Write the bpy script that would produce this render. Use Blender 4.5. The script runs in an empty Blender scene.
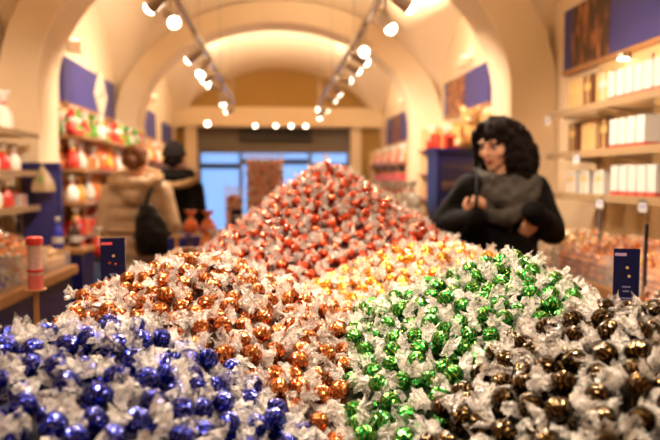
import bpy, bmesh, math, random
import numpy as np
from mathutils import Vector, Matrix, Euler, Quaternion, noise

random.seed(7)
RNG = np.random.default_rng(7)
PI = math.pi
R = math.radians
SC = bpy.context.scene
COL = SC.collection

# ------------------------------------------------------------------ camera
cam_d = bpy.data.cameras.new('camera')
cam = bpy.data.objects.new('camera', cam_d)
COL.objects.link(cam)
cam.location = (0, 0, 1.4)
cam.rotation_euler = (R(90 - 3.76), 0, R(-4.91))
cam_d.sensor_width = 36
cam_d.lens = 34.9
cam_d.clip_start = 0.02
cam_d.dof.use_dof = True
cam_d.dof.focus_distance = 1.10
cam_d.dof.aperture_fstop = 2.9
SC.camera = cam

# ------------------------------------------------------------------ sky (seen through the shop window)
world = bpy.data.worlds.new('dusk_sky')
SC.world = world
world.use_nodes = True
bgn = world.node_tree.nodes['Background']
bgn.inputs['Color'].default_value = (0.17, 0.42, 0.92, 1)
bgn.inputs['Strength'].default_value = 0.75

# ------------------------------------------------------------------ exposure
SC.view_settings.view_transform = 'Standard'
SC.view_settings.look = 'None'
SC.view_settings.gamma = 1
SC.view_settings.use_curve_mapping = False
SC.view_settings.exposure = 1.15

WARM = (1.0, 0.82, 0.62)
SPOT_W = 36.0        # one track spotlight
UP_W = 105.0          # one wall uplighter

# ================================================================== materials
MATS = {}
def mat(name, col, rough=0.5, metal=0.0, spec=0.5, var=0.0, vscale=20.0, bump=0.0, bscale=60.0,
        alpha=1.0, coat=0.0, emit=None, estr=0.0, trans=0.0, rnd=0.0):
    if name in MATS:
        return MATS[name]
    m = bpy.data.materials.new(name)
    m.use_nodes = True
    nt = m.node_tree
    b = nt.nodes['Principled BSDF']
    b.inputs['Base Color'].default_value = (*col, 1)
    b.inputs['Roughness'].default_value = rough
    b.inputs['Metallic'].default_value = metal
    b.inputs['Specular IOR Level'].default_value = spec
    b.inputs['Alpha'].default_value = alpha
    b.inputs['Coat Weight'].default_value = coat
    b.inputs['Coat Roughness'].default_value = 0.08
    b.inputs['Transmission Weight'].default_value = trans
    tc = nt.nodes.new('ShaderNodeTexCoord')
    last = None
    if var > 0:
        n = nt.nodes.new('ShaderNodeTexNoise'); n.inputs['Scale'].default_value = vscale
        n.inputs['Detail'].default_value = 4
        nt.links.new(tc.outputs['Object'], n.inputs['Vector'])
        mx = nt.nodes.new('ShaderNodeMix'); mx.data_type = 'RGBA'
        mx.inputs['A'].default_value = (*[c * (1 - var) for c in col], 1)
        mx.inputs['B'].default_value = (*[min(1, c * (1 + var)) for c in col], 1)
        nt.links.new(n.outputs['Fac'], mx.inputs['Factor'])
        last = mx.outputs['Result']
    if rnd > 0:
        oi = nt.nodes.new('ShaderNodeObjectInfo')
        hs = nt.nodes.new('ShaderNodeHueSaturation')
        mr = nt.nodes.new('ShaderNodeMapRange')
        mr.inputs['To Min'].default_value = 1 - rnd; mr.inputs['To Max'].default_value = 1 + rnd
        nt.links.new(oi.outputs['Random'], mr.inputs['Value'])
        nt.links.new(mr.outputs['Result'], hs.inputs['Value'])
        if last: nt.links.new(last, hs.inputs['Color'])
        else: hs.inputs['Color'].default_value = (*col, 1)
        last = hs.outputs['Color']
    if last:
        nt.links.new(last, b.inputs['Base Color'])
    if bump > 0:
        n2 = nt.nodes.new('ShaderNodeTexNoise'); n2.inputs['Scale'].default_value = bscale
        n2.inputs['Detail'].default_value = 3
        nt.links.new(tc.outputs['Object'], n2.inputs['Vector'])
        bp = nt.nodes.new('ShaderNodeBump'); bp.inputs['Strength'].default_value = bump
        bp.inputs['Distance'].default_value = 0.01
        nt.links.new(n2.outputs['Fac'], bp.inputs['Height'])
        nt.links.new(bp.outputs['Normal'], b.inputs['Normal'])
    if emit:
        b.inputs['Emission Color'].default_value = (*emit, 1)
        b.inputs['Emission Strength'].default_value = estr
    MATS[name] = m
    return m

def foil_mat(name, dark, bright, fleck, fleck_amt):
    """crinkled coloured foil: metallic colour with flecks of print and painted film glints and fine wrinkles"""
    m = bpy.data.materials.new(name); m.use_nodes = True
    nt = m.node_tree; b = nt.nodes['Principled BSDF']
    tc = nt.nodes.new('ShaderNodeTexCoord')
    n = nt.nodes.new('ShaderNodeTexNoise'); n.inputs['Scale'].default_value = 110; n.inputs['Detail'].default_value = 3
    nt.links.new(tc.outputs['Object'], n.inputs['Vector'])
    mx = nt.nodes.new('ShaderNodeMix'); mx.data_type = 'RGBA'
    mx.inputs['A'].default_value = (*dark, 1); mx.inputs['B'].default_value = (*bright, 1)
    nt.links.new(n.outputs['Fac'], mx.inputs['Factor'])
    w = nt.nodes.new('ShaderNodeTexWave'); w.inputs['Scale'].default_value = 55; w.inputs['Distortion'].default_value = 7
    w.inputs['Detail'].default_value = 2; w.inputs['Detail Scale'].default_value = 2
    nt.links.new(tc.outputs['Object'], w.inputs['Vector'])
    cr = nt.nodes.new('ShaderNodeValToRGB')
    cr.color_ramp.elements[0].position = 0.86; cr.color_ramp.elements[1].position = 0.96
    cr.color_ramp.elements[1].color = (fleck_amt, fleck_amt, fleck_amt, 1)
    nt.links.new(w.outputs['Fac'], cr.inputs['Fac'])
    mx2 = nt.nodes.new('ShaderNodeMix'); mx2.data_type = 'RGBA'
    nt.links.new(cr.outputs['Color'], mx2.inputs['Factor'])
    nt.links.new(mx.outputs['Result'], mx2.inputs['A'])
    mx2.inputs['B'].default_value = (*fleck, 1)
    nt.links.new(mx2.outputs['Result'], b.inputs['Base Color'])
    b.inputs['Metallic'].default_value = 0.95
    b.inputs['Roughness'].default_value = 0.21
    b.inputs['Coat Weight'].default_value = 0.25
    b.inputs['Coat Roughness'].default_value = 0.12
    v = nt.nodes.new('ShaderNodeTexVoronoi'); v.inputs['Scale'].default_value = 150
    nt.links.new(tc.outputs['Object'], v.inputs['Vector'])
    bp = nt.nodes.new('ShaderNodeBump'); bp.inputs['Strength'].default_value = 0.55; bp.inputs['Distance'].default_value = 0.004
    nt.links.new(v.outputs['Distance'], bp.inputs['Height'])
    nt.links.new(bp.outputs['Normal'], b.inputs['Normal'])
    nt.links.new(bp.outputs['Normal'], b.inputs['Coat Normal'])
    MATS[name] = m
    return m

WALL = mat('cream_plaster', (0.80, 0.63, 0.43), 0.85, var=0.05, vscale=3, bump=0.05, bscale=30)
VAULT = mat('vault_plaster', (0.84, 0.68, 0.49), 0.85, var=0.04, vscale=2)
DIM_OCHRE = mat('dim_ochre_plaster', (0.42, 0.25, 0.075), 0.85, var=0.06, vscale=3)  # window wall: colour darkened to paint in how little light it gets
FLOOR = mat('floor_stone', (0.30, 0.20, 0.12), 0.4, var=0.15, vscale=4)
WOOD = mat('honey_wood', (0.42, 0.20, 0.075), 0.45, var=0.25, vscale=14, bump=0.05)
SHELFBACK = mat('tan_panel', (0.66, 0.46, 0.22), 0.6, var=0.06, vscale=4)
DARKWOOD = mat('dark_wood', (0.055, 0.022, 0.010), 0.4, var=0.3, vscale=12)
NAVY = mat('navy_panel', (0.007, 0.008, 0.10), 0.4, var=0.08, vscale=6)
SIGNBLUE = mat('sign_blue', (0.045, 0.042, 0.20), 0.45, var=0.05, vscale=2)
CARDNAVY = mat('card_navy', (0.004, 0.004, 0.04), 0.6, spec=0.2)
METAL = mat('brushed_metal', (0.55, 0.47, 0.38), 0.35, metal=0.9)
FRAME = mat('grey_frame', (0.16, 0.13, 0.10), 0.5)
DARKFRAME = mat('dark_frame', (0.03, 0.028, 0.03), 0.45)
GLASS = mat('clear_glass', (0.9, 0.95, 1.0), 0.05, alpha=0.12)
ACRYL = mat('clear_acrylic', (1.0, 0.95, 0.88), 0.08, alpha=0.13, spec=0.8)
SHELFGLASS = mat('shelf_glass', (0.95, 0.80, 0.60), 0.1, alpha=0.5, spec=0.8)
LENS = mat('lamp_lens', (1, 0.95, 0.85), 0.3, emit=(1.0, 0.86, 0.66), estr=7)
LENSDIM = mat('small_lens', (1, 0.95, 0.85), 0.3, emit=(1.0, 0.86, 0.66), estr=6)
WHITE = mat('white_card', (0.54, 0.51, 0.48), 0.5, var=0.03)
WHITEBAG = mat('white_film', (0.85, 0.80, 0.72), 0.3, bump=0.4, bscale=40, coat=0.4)
REDC = mat('red_card', (0.62, 0.03, 0.025), 0.4)
REDBAG = mat('red_film', (0.66, 0.035, 0.022), 0.3, bump=0.4, bscale=40, coat=0.5)
GREENBAG = mat('green_film', (0.12, 0.42, 0.05), 0.3, bump=0.4, bscale=40, coat=0.5)
GOLDBAG = mat('gold_film', (0.80, 0.42, 0.05), 0.3, bump=0.4, bscale=40, coat=0.5)
ORANGEBAG = mat('orange_film', (0.82, 0.19, 0.035), 0.35, bump=0.4, bscale=40, coat=0.5)
BLUEC = mat('blue_card', (0.02, 0.03, 0.42), 0.35)
TAN = mat('tan_card', (0.58, 0.36, 0.16), 0.5, var=0.08)
GOLDC = mat('gold_card', (0.72, 0.46, 0.16), 0.35, metal=0.3)
BROWNC = mat('brown_card', (0.13, 0.05, 0.022), 0.45)
SKIN = mat('skin', (0.64, 0.33, 0.20), 0.5, var=0.04, vscale=20)
HAIRD = mat('dark_hair', (0.009, 0.005, 0.004), 0.75, spec=0.08, var=0.4, vscale=60, bump=0.5, bscale=120)
HAIRB = mat('brown_hair', (0.14, 0.05, 0.018), 0.7, spec=0.1, var=0.35, vscale=60, bump=0.5, bscale=120)
BLACKCOAT = mat('black_wool', (0.006, 0.005, 0.005), 0.9, spec=0.15, var=0.3, vscale=50, bump=0.2, bscale=150)
PUFFER = mat('beige_nylon', (0.48, 0.33, 0.20), 0.5, var=0.12, vscale=12, bump=0.25, bscale=35)
FUR = mat('tan_fur', (0.44, 0.27, 0.13), 0.9, var=0.35, vscale=70, bump=0.9, bscale=120)
SCARF = mat('grey_knit', (0.07, 0.060, 0.052), 0.95, spec=0.1, var=0.35, vscale=60, bump=0.6, bscale=140)
LEATHER = mat('black_leather', (0.007, 0.006, 0.006), 0.5, spec=0.25, bump=0.2, bscale=60)
DENIM = mat('dark_denim', (0.03, 0.03, 0.045), 0.8, var=0.2)
EYEW = mat('eye_white', (0.45, 0.38, 0.34), 0.3)
EYED = mat('eye_dark', (0.02, 0.01, 0.008), 0.2)
LIP = mat('lip', (0.42, 0.10, 0.08), 0.45)
PLUSH = mat('honey_plush', (0.66, 0.36, 0.12), 0.95, var=0.25, vscale=60, bump=0.8, bscale=110)
PLUSHL = mat('cream_plush', (0.80, 0.62, 0.38), 0.95, var=0.15, vscale=60, bump=0.8, bscale=110)

FILM = mat('clear_wrapper_film', (0.92, 0.86, 0.80), 0.13, alpha=0.42, spec=0.9, coat=0.5, var=0.08, vscale=90, bump=0.3, bscale=150)
def wrinkle_film():
    nt = FILM.node_tree; b = nt.nodes['Principled BSDF']
    tc = nt.nodes.new('ShaderNodeTexCoord')
    n = nt.nodes.new('ShaderNodeTexNoise'); n.inputs['Scale'].default_value = 230; n.inputs['Detail'].default_value = 4; n.inputs['Distortion'].default_value = 1.2
    nt.links.new(tc.outputs['Object'], n.inputs['Vector'])
    mr = nt.nodes.new('ShaderNodeMapRange')
    mr.inputs['From Min'].default_value = 0.38; mr.inputs['From Max'].default_value = 0.62
    mr.inputs['To Min'].default_value = 0.12; mr.inputs['To Max'].default_value = 0.70
    nt.links.new(n.outputs['Fac'], mr.inputs['Value']); nt.links.new(mr.outputs['Result'], b.inputs['Alpha'])
    bp = next(x for x in nt.nodes if x.type == 'BUMP'); bp.inputs['Strength'].default_value = 0.35
    nt.links.new(n.outputs['Fac'], bp.inputs['Height'])
wrinkle_film()
FOIL = {
    'blue':  foil_mat('blue_foil', (0.004, 0.006, 0.11), (0.014, 0.026, 0.46), (0.45, 0.45, 0.80), 0.4),
    'amber': foil_mat('amber_foil', (0.24, 0.045, 0.007), (0.68, 0.18, 0.03), (0.95, 0.60, 0.33), 0.5),
    'red':   foil_mat('red_foil', (0.30, 0.014, 0.006), (0.80, 0.095, 0.022), (0.9, 0.45, 0.2), 0.35),
    'gold':  foil_mat('gold_foil', (0.70, 0.22, 0.012), (1.0, 0.48, 0.04), (1.0, 0.75, 0.3), 0.5),
    'green': foil_mat('green_foil', (0.002, 0.06, 0.010), (0.01, 0.38, 0.05), (0.75, 0.75, 0.12), 0.6),
    'black': foil_mat('black_foil', (0.004, 0.003, 0.002), (0.04, 0.018, 0.006), (0.70, 0.42, 0.10), 0.35),
}
CORE = {  # dark tones paint in the shade seen between the truffles
    'blue': mat('blue_gap_shade', (0.008, 0.008, 0.04), 0.6), 'amber': mat('amber_gap_shade', (0.07, 0.022, 0.008), 0.6),
    'red': mat('red_gap_shade', (0.07, 0.008, 0.004), 0.6), 'gold': mat('gold_gap_shade', (0.14, 0.05, 0.01), 0.6),
    'green': mat('green_gap_shade', (0.008, 0.03, 0.008), 0.6), 'black': mat('black_gap_shade', (0.01, 0.006, 0.004), 0.6),
}

# ================================================================== mesh helpers
class MB:
    def __init__(self):
        self.v = []; self.f = []; self.mi = []; self.cur = 0
    def add(self, vs, fs, M=None):
        o = len(self.v)
        if M is not None: vs = [M @ Vector(p) for p in vs]
        self.v += [tuple(p) for p in vs]
        self.f += [tuple(i + o for i in f) for f in fs]
        self.mi += [self.cur] * len(fs)
        return self
    def box(self, c, s, M=None, taper=1.0):
        x, y, z = s[0] / 2, s[1] / 2, s[2] / 2
        vs = []
        for k, t in ((-1, 1.0), (1, taper)):
            for i, j in ((-1, -1), (1, -1), (1, 1), (-1, 1)):
                vs.append((c[0] + i * x * t, c[1] + j * y * t, c[2] + k * z))
        fs = [(3, 2, 1, 0), (4, 5, 6, 7), (0, 1, 5, 4), (1, 2, 6, 5), (2, 3, 7, 6), (3, 0, 4, 7)]
        return self.add(vs, fs, M)
    def span(self, x0, x1, y0, y1, z0, z1, M=None):
        return self.box(((x0 + x1) / 2, (y0 + y1) / 2, (z0 + z1) / 2), (x1 - x0, y1 - y0, z1 - z0), M)
    def cyl(self, p0, p1, r0, r1=None, n=10, cap=True):
        if r1 is None: r1 = r0
        p0 = Vector(p0); p1 = Vector(p1); d = (p1 - p0)
        q = d.to_track_quat('Z', 'Y')
        vs = []
        for p, r in ((p0, r0), (p1, r1)):
            for i in range(n):
                a = 2 * PI * i / n
                vs.append(p + q @ Vector((r * math.cos(a), r * math.sin(a), 0)))
        fs = [(i, (i + 1) % n, n + (i + 1) % n, n + i) for i in range(n)]
        if cap: fs += [tuple(range(n - 1, -1, -1)), tuple(range(n, 2 * n))]
        return self.add(vs, fs)
    def lathe(self, prof, n=14, M=None, sx=1.0, sy=1.0, wob=None):
        vs = []; fs = []
        for k, (r, z) in enumerate(prof):
            for i in range(n):
                a = 2 * PI * i / n
                w = wob(k, a) if wob else 1.0
                vs.append((r * w * math.cos(a) * sx, r * w * math.sin(a) * sy, z))
        m = len(prof)
        for k in range(m - 1):
            for i in range(n):
                j = (i + 1) % n
                fs.append((k * n + i, k * n + j, (k + 1) * n + j, (k + 1) * n + i))
        fs.append(tuple(range(n - 1, -1, -1))); fs.append(tuple(range((m - 1) * n, m * n)))
        return self.add(vs, fs, M)
    def ball(self, c, r, n=12, m=8, M=None):
        if not hasattr(r, '__len__'): r = (r, r, r)
        vs = [(c[0], c[1], c[2] - r[2])]; fs = []
        for k in range(1, m):
            t = PI * k / m
            for i in range(n):
                a = 2 * PI * i / n
                vs.append((c[0] + r[0] * math.sin(t) * math.cos(a), c[1] + r[1] * math.sin(t) * math.sin(a), c[2] - r[2] * math.cos(t)))
        vs.append((c[0], c[1], c[2] + r[2])); L = len(vs) - 1
        for i in range(n):
            j = (i + 1) % n
            fs.append((0, 1 + j, 1 + i)); fs.append((L, L - n + i, L - n + j))
            for k in range(m - 2):
                a = 1 + k * n
                fs.append((a + i, a + j, a + n + j, a + n + i))
        return self.add(vs, fs, M)
    def limb(self, pts, rad, n=12):
        for p, r in zip(pts, rad): self.ball(p, r, n, 8)
        for k in range(len(pts) - 1): self.cyl(pts[k], pts[k + 1], rad[k], rad[k + 1], n)
        return self
    def rings(self, rr, n=24, cap=True):
        """loft of elliptical rings (center, rx, ry, yaw) or with a per-angle function"""
        vs = []; fs = []
        for (c, rx, ry, yaw) in rr:
            for i in range(n):
                a = 2 * PI * i / n
                x, y = rx * math.cos(a), ry * math.sin(a)
                vs.append((c[0] + x * math.cos(yaw) - y * math.sin(yaw), c[1] + x * math.sin(yaw) + y * math.cos(yaw), c[2]))
        for k in range(len(rr) - 1):
            for i in range(n):
                j = (i + 1) % n
                fs.append((k * n + i, k * n + j, (k + 1) * n + j, (k + 1) * n + i))
        if cap:
            fs.append(tuple(range(n - 1, -1, -1))); fs.append(tuple(range((len(rr) - 1) * n, len(rr) * n)))
        return self.add(vs, fs)
    def tube(self, pts, rad, n=8, closed=False):
        pts = [Vector(p) for p in pts]; N = len(pts)
        if not hasattr(rad, '__len__'): rad = [rad] * N
        vs = []; fs = []
        up = Vector((0, 0, 1)); prev = None
        for k in range(N):
            a = pts[(k - 1) % N] if (closed or k > 0) else pts[k]
            b = pts[(k + 1) % N] if (closed or k < N - 1) else pts[k]
            d = (b - a).normalized()
            s = d.cross(up)
            if s.length < 1e-3: s = d.cross(Vector((1, 0, 0)))
            s.normalize()
            if prev is not None and s.dot(prev) < 0: s = -s
            prev = s
            t = d.cross(s).normalized()
            for i in range(n):
                an = 2 * PI * i / n
                vs.append(pts[k] + s * (rad[k] * math.cos(an)) + t * (rad[k] * math.sin(an)))
        for k in range(N if closed else N - 1):
            k2 = (k + 1) % N
            for i in range(n):
                j = (i + 1) % n
                fs.append((k * n + i, k * n + j, k2 * n + j, k2 * n + i))
        if not closed:
            fs.append(tuple(range(n - 1, -1, -1))); fs.append(tuple(range((N - 1) * n, N * n)))
        return self.add(vs, fs)
    def mesh(self, name, mats, smooth=False):
        me = bpy.data.meshes.new(name)
        me.from_pydata(self.v, [], self.f)
        if not isinstance(mats, (list, tuple)): mats = [mats]
        for m in mats: me.materials.append(m)
        if len(mats) > 1: me.polygons.foreach_set('material_index', self.mi)
        if smooth: me.polygons.foreach_set('use_smooth', [True] * len(me.polygons))
        me.update()
        return me
    def build(self, name, mats, parent=None, smooth=False, bevel=0.0):
        me = self.mesh(name, mats, smooth)
        bm = bmesh.new(); bm.from_mesh(me)
        bmesh.ops.recalc_face_normals(bm, faces=bm.faces)
        if bevel > 0:
            bmesh.ops.bevel(bm, geom=list(bm.edges), offset=bevel, segments=2, affect='EDGES', profile=0.6)
        bm.to_mesh(me); bm.free()
        return link(name, me, parent)

def link(name, me, parent=None):
    o = bpy.data.objects.new(name, me)
    COL.objects.link(o)
    if parent: o.parent = parent
    return o
def tag(o, label=None, cat=None, group=None, kind=None):
    if label: o['label'] = label
    if cat: o['category'] = cat
    if group: o['group'] = group
    if kind: o['kind'] = kind
    return o
def thing(name, loc, label, cat, group=None, rz=0.0):
    o = bpy.data.objects.new(name, None)
    COL.objects.link(o)
    o.empty_display_size = 0.05
    o.location = loc; o.rotation_euler = (0, 0, rz)
    return tag(o, label, cat, group)
def struct(o):
    o['kind'] = 'structure'
    return o
def copy_tree(o, parent=None):
    c = o.copy(); COL.objects.link(c)
    if parent: c.parent = parent
    for ch in list(o.children): copy_tree(ch, c)
    return c
def place(proto, used, loc, rz, label, group=None, scale=1.0):
    """first call moves the prototype itself, later calls copy it with its parts"""
    if proto.name not in used:
        used.add(proto.name); o = proto
    else:
        o = copy_tree(proto)
    o.location = loc; o.rotation_euler = (0, 0, rz); o.scale = (scale,) * 3
    o['label'] = label
    if group: o['group'] = group
    elif 'group' in o: del o['group']
    return o
USED = set()

SCRATCH = bpy.data.scenes.new('scratch')
def melt(mb, name, mats, parent, voxel=0.008, smooth=4, ratio=1.0, bump=None):
    """fuse overlapping pieces to one continuous skin"""
    me = mb.mesh(name, mats, True)
    bm = bmesh.new(); bm.from_mesh(me)
    bmesh.ops.recalc_face_normals(bm, faces=bm.faces); bm.to_mesh(me); bm.free()
    o = bpy.data.objects.new(name, me); SCRATCH.collection.objects.link(o)
    r = o.modifiers.new('r', 'REMESH'); r.mode = 'VOXEL'; r.voxel_size = voxel; r.use_smooth_shade = True
    if smooth:
        s = o.modifiers.new('s', 'SMOOTH'); s.factor = 0.5; s.iterations = smooth
    if ratio < 1:
        d = o.modifiers.new('d', 'DECIMATE'); d.ratio = ratio
    SCRATCH.view_layers[0].update()
    dg = SCRATCH.view_layers[0].depsgraph
    ne = bpy.data.meshes.new_from_object(o.evaluated_get(dg))
    o.modifiers.clear()
    SCRATCH.collection.objects.unlink(o); COL.objects.link(o)
    o.data = ne
    ne.name = name
    if not ne.materials: ne.materials.append(mats)
    if bump:
        amp, sc = bump
        for vtx in ne.vertices:
            vtx.co += vtx.normal * amp * noise.noise(Vector(vtx.co) * sc)
    ne.polygons.foreach_set('use_smooth', [True] * len(ne.polygons))
    if parent: o.parent = parent
    return o

# ================================================================== the room
X0, X1, YB, YF = -1.82, 2.0, 12.0, -1.6
EDGES = [YF, 1.5, 4.65, 7.78, YB]
XC, XH = 0.09, 1.91

def vault_z(x, y, a, b):
    u = max(-1, min(1, (x - XC) / XH)); v = max(-1, min(1, (y - (a + b) / 2) / ((b - a) / 2)))
    T = 2.0 + 1.4 * math.sqrt(max(0, 1 - u * u))
    L = 2.0 + 1.25 * math.sqrt(max(0, 1 - v * v))
    return max(T, L) + 0.34 * math.cos(PI * v / 2) * (1 - u * u)

mb = MB()
for a, b in zip(EDGES[:-1], EDGES[1:]):
    nx, ny = 48, 40
    vs = []
    for j in range(ny + 1):
        v = -math.cos(PI * j / ny); y = (a + b) / 2 + v * (b - a) / 2
        for i in range(nx + 1):
            u = -math.cos(PI * i / nx); x = XC + u * XH
            vs.append((x, y, vault_z(x, y, a, b)))
    fs = [(j * (nx + 1) + i, j * (nx + 1) + i + 1, (j + 1) * (nx + 1) + i + 1, (j + 1) * (nx + 1) + i) for j in range(ny) for i in range(nx)]
    mb.add(vs, fs)
struct(mb.build('ceiling', VAULT, smooth=True))
struct(MB().span(X0 - 0.2, X1 + 0.2, YF - 0.2, YB + 0.3, -0.1, 0).build('floor', FLOOR))
struct(MB().span(X0 - 0.2, X0, YF, YB, 0, 3.6).build('wall_left', WALL))
struct(MB().span(X1, X1 + 0.2, YF, YB, 0, 3.6).build('wall_right', WALL))
struct(MB().span(X0 - 0.2, X1 + 0.2, YF - 0.2, YF, 0, 3.8).build('wall_front', WALL))
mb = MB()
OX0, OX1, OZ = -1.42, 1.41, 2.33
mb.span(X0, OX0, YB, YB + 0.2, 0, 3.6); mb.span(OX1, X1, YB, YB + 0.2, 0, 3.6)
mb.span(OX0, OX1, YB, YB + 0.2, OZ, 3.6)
struct(mb.build('wall_back', DIM_OCHRE))

# transverse arches on their piers
def arch(name, y0, y1, xi0, xi1, spring=2.0, rise=1.2):
    xc, xh = (xi0 + xi1) / 2, (xi1 - xi0) / 2
    n = 40
    inner = [(xi0, 0.0)] + [(xc - xh * math.cos(PI * i / n), spring + rise * math.sin(PI * i / n)) for i in range(n + 1)] + [(xi1, 0.0)]
    outer = [(X0, 0.0)] + [(XC - XH * math.cos(PI * i / n), 2.0 + 1.45 * math.sin(PI * i / n)) for i in range(n + 1)] + [(X1, 0.0)]
    N = len(inner)
    vs = []
    for y in (y0, y1):
        vs += [(x, y, z) for x, z in inner] + [(x, y, z) for x, z in outer]
    fs = []
    for i in range(N - 1):
        fs.append((i, i + 1, N + i + 1, N + i))
        fs.append((2 * N + i, 3 * N + i, 3 * N + i + 1, 2 * N + i + 1))
        fs.append((i, 2 * N + i, 2 * N + i + 1, i + 1))
        fs.append((N + i, N + i + 1, 3 * N + i + 1, 3 * N + i))
    fs += [(0, N, 3 * N, 2 * N), (N - 1, 3 * N - 1, 4 * N - 1, 2 * N - 1)]
    o = struct(MB().add(vs, fs).build(name, WALL))
    return o
arch('trim_1', 4.45, 4.85, -1.57, 1.67)
arch('trim_2', 7.55, 8.0, -1.57, 1.67)
arch('trim_3', 1.3, 1.7, -1.57, 1.67)

# beam over the shop window and the jambs beside it
struct(MB().span(X0, X1, YB - 0.25, YB, OZ, 2.68).build('trim_4', WALL, bevel=0.01))
struct(MB().span(-1.62, OX0, YB - 0.16, YB, 0, OZ).build('trim_5', WALL, bevel=0.008))
struct(MB().span(OX1, 1.60, YB - 0.16, YB, 0, OZ).build('trim_6', WALL, bevel=0.008))

# glazed shop front
wn = struct(MB().span(OX0, OX1, YB + 0.04, YB + 0.10, 1.86, OZ).build('window_1', FRAME))     # header box
for x in (OX0 + 0.03, -0.63, 0.66, OX1 - 0.03):
    MB().span(x - 0.03, x + 0.03, YB + 0.03, YB + 0.11, 0, 1.86).build('mullion', FRAME, wn)
MB().span(-0.66, 0.69, YB - 0.02, YB + 0.03, 2.08, 2.31).build('shutter_box', DARKFRAME, wn, bevel=0.01)
for x0, x1, z in ((OX0 + 0.06, -0.66, 1.62), (0.69, OX1 - 0.06, 1.62), (-0.6, 0.63, 1.70)):
    MB().span(x0, x1, YB + 0.04, YB + 0.1, z - 0.05, z + 0.05).build('transom', DARKFRAME, wn)
    MB().span(x0, x1, YB + 0.065, YB + 0.075, z + 0.05, 1.86).build('pane', GLASS, wn)
    MB().span(x0, x1, YB + 0.065, YB + 0.075, 0.1, z - 0.05).build('pane', GLASS, wn)
    MB().span(x0, x1, YB + 0.04, YB + 0.1, 0.0, 0.1).build('sill', DARKFRAME, wn)

# small lamps set in the beam
for i, (x, z) in enumerate(((-1.2, 2.37), (-0.35, 2.34), (0.02, 2.34), (0.3, 2.34), (0.56, 2.34), (0.80, 2.63))):
    t = thing('recessed_spot', (x, YB - 0.26, z), 'small round lamp set in the beam above the shop window', 'lamp', 'small lamps in the beam')
    r = 0.05 if i in (0, 5) else 0.035
    MB().cyl((0, 0.01, 0), (0, -0.03, 0), r, r, 14).build('housing', METAL, t)
    MB().cyl((0, -0.03, 0), (0, -0.036, 0), r * 0.85, r * 0.8, 14).build('lens', LENSDIM, t)

# ================================================================== track lighting
def aim(o, d):
    o.rotation_euler = Vector(d).to_track_quat('-Z', 'Y').to_euler()
spot_shared = {}
def track(name_label, x, z, y0, y1, heads):
    t = thing('light_track', (x, (y0 + y1) / 2, z), name_label, 'light track')
    L = (y1 - y0) / 2
    MB().span(-0.018, 0.018, -L, L, -0.015, 0.015).build('rail', METAL, t)
    for k in range(6):
        yy = -L + 0.25 + k * (2 * L - 0.5) / 5
        MB().cyl((0, yy, 0.01), (0, yy, 0.80), 0.004, 0.004, 6).build('hanging_rod', METAL, t)
    for (y, target, side) in heads:
        h = thing('track_spotlight', (x, y, z - 0.015), None, None)
        d = (Vector(target) - Vector((x, y, z - 0.16))).normalized()
        MB().box((0, 0, -0.015), (0.03, 0.10, 0.03)).build('adapter', METAL, h, bevel=0.004)
        MB().cyl((0, 0, -0.03), (0, 0, -0.10), 0.008, 0.008, 8).build('stem', METAL, h)
        c = Vector((0, 0, -0.15))
        hs = MB()
        hs.cyl(c - d * 0.07, c - d * 0.03, 0.018, 0.027, 14); hs.cyl(c - d * 0.03, c + d * 0.06, 0.027, 0.036, 14)
        hs.build('lamp_housing', METAL, h)
        lz = MB(); lz.cyl(c + d * 0.06, c + d * 0.072, 0.033, 0.031, 14); lz.cyl(c + d * 0.072, c + d * 0.085, 0.031, 0.020, 14); lz.cyl(c + d * 0.085, c + d * 0.092, 0.020, 0.006, 14)
        lz.build('lens', LENS, h, smooth=True)
        s = d.cross(Vector((0, 0, 1)))
        s = s.normalized() if s.length > 1e-3 else Vector((1, 0, 0))
        bk = MB()
        bk.tube([(0, 0, -0.095), tuple(s * 0.04 + Vector((0, 0, -0.11))), tuple(c + s * 0.040)], 0.006, 6)
        bk.tube([(0, 0, -0.095), tuple(-s * 0.04 + Vector((0, 0, -0.11))), tuple(c - s * 0.040)], 0.006, 6)
        bk.build('yoke', METAL, h)
        ld = bpy.data.lights.new('spot', 'SPOT'); ld.energy = SPOT_W * (0.62 if y < 2.7 and abs(target[0]) < 1 else 1.0); ld.color = WARM
        ld.spot_size = R(95); ld.spot_blend = 0.9; ld.shadow_soft_size = 0.045
        lo = bpy.data.objects.new('lamp_light', ld); COL.objects.link(lo); lo.parent = h
        lo.location = c + d * 0.115; aim(lo, d)
        tag(h, 'small metal spotlight hanging from the ' + side + ' light track', 'spotlight', 'spotlights on the ' + side + ' track')
    return t
LH = [(0.75, (-0.15, 0.95, 1.1)), (1.6, (-0.1, 1.3, 1.1)), (2.35, (0.1, 2.0, 1.2)), (3.2, (-1.8, 3.9, 1.4)), (3.55, (0.1, 2.3, 1.3)),  # in both lists, unseen heads over the candy table are added to brighten it
      (4.6, (-1.8, 5.6, 1.6)), (5.1, (-1.0, 4.5, 1.0)), (5.6, (-1.8, 6.6, 1.7)), (6.2, (-1.8, 6.4, 2.65)), (7.0, (-0.6, 7.6, 0.5)), (8.2, (-1.8, 9.0, 1.8))]
RH = [(0.7, (0.4, 0.9, 1.1)), (1.6, (0.4, 1.2, 1.1)), (2.5, (0.25, 2.0, 1.2)), (2.1, (1.8, 2.7, 1.5)), (3.1, (1.9, 3.3, 1.5)), (3.5, (1.2, 3.0, 1.2)),
      (4.3, (0.25, 2.3, 1.3)), (4.6, (1.9, 5.2, 1.7)), (5.0, (1.9, 6.0, 1.8)), (5.6, (1.9, 6.6, 2.2)), (6.2, (1.4, 7.6, 1.2)), (6.9, (1.9, 8.3, 1.6)), (8.0, (1.9, 9.4, 1.8)), (8.5, (0.5, 9.5, 0.5))]
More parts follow.
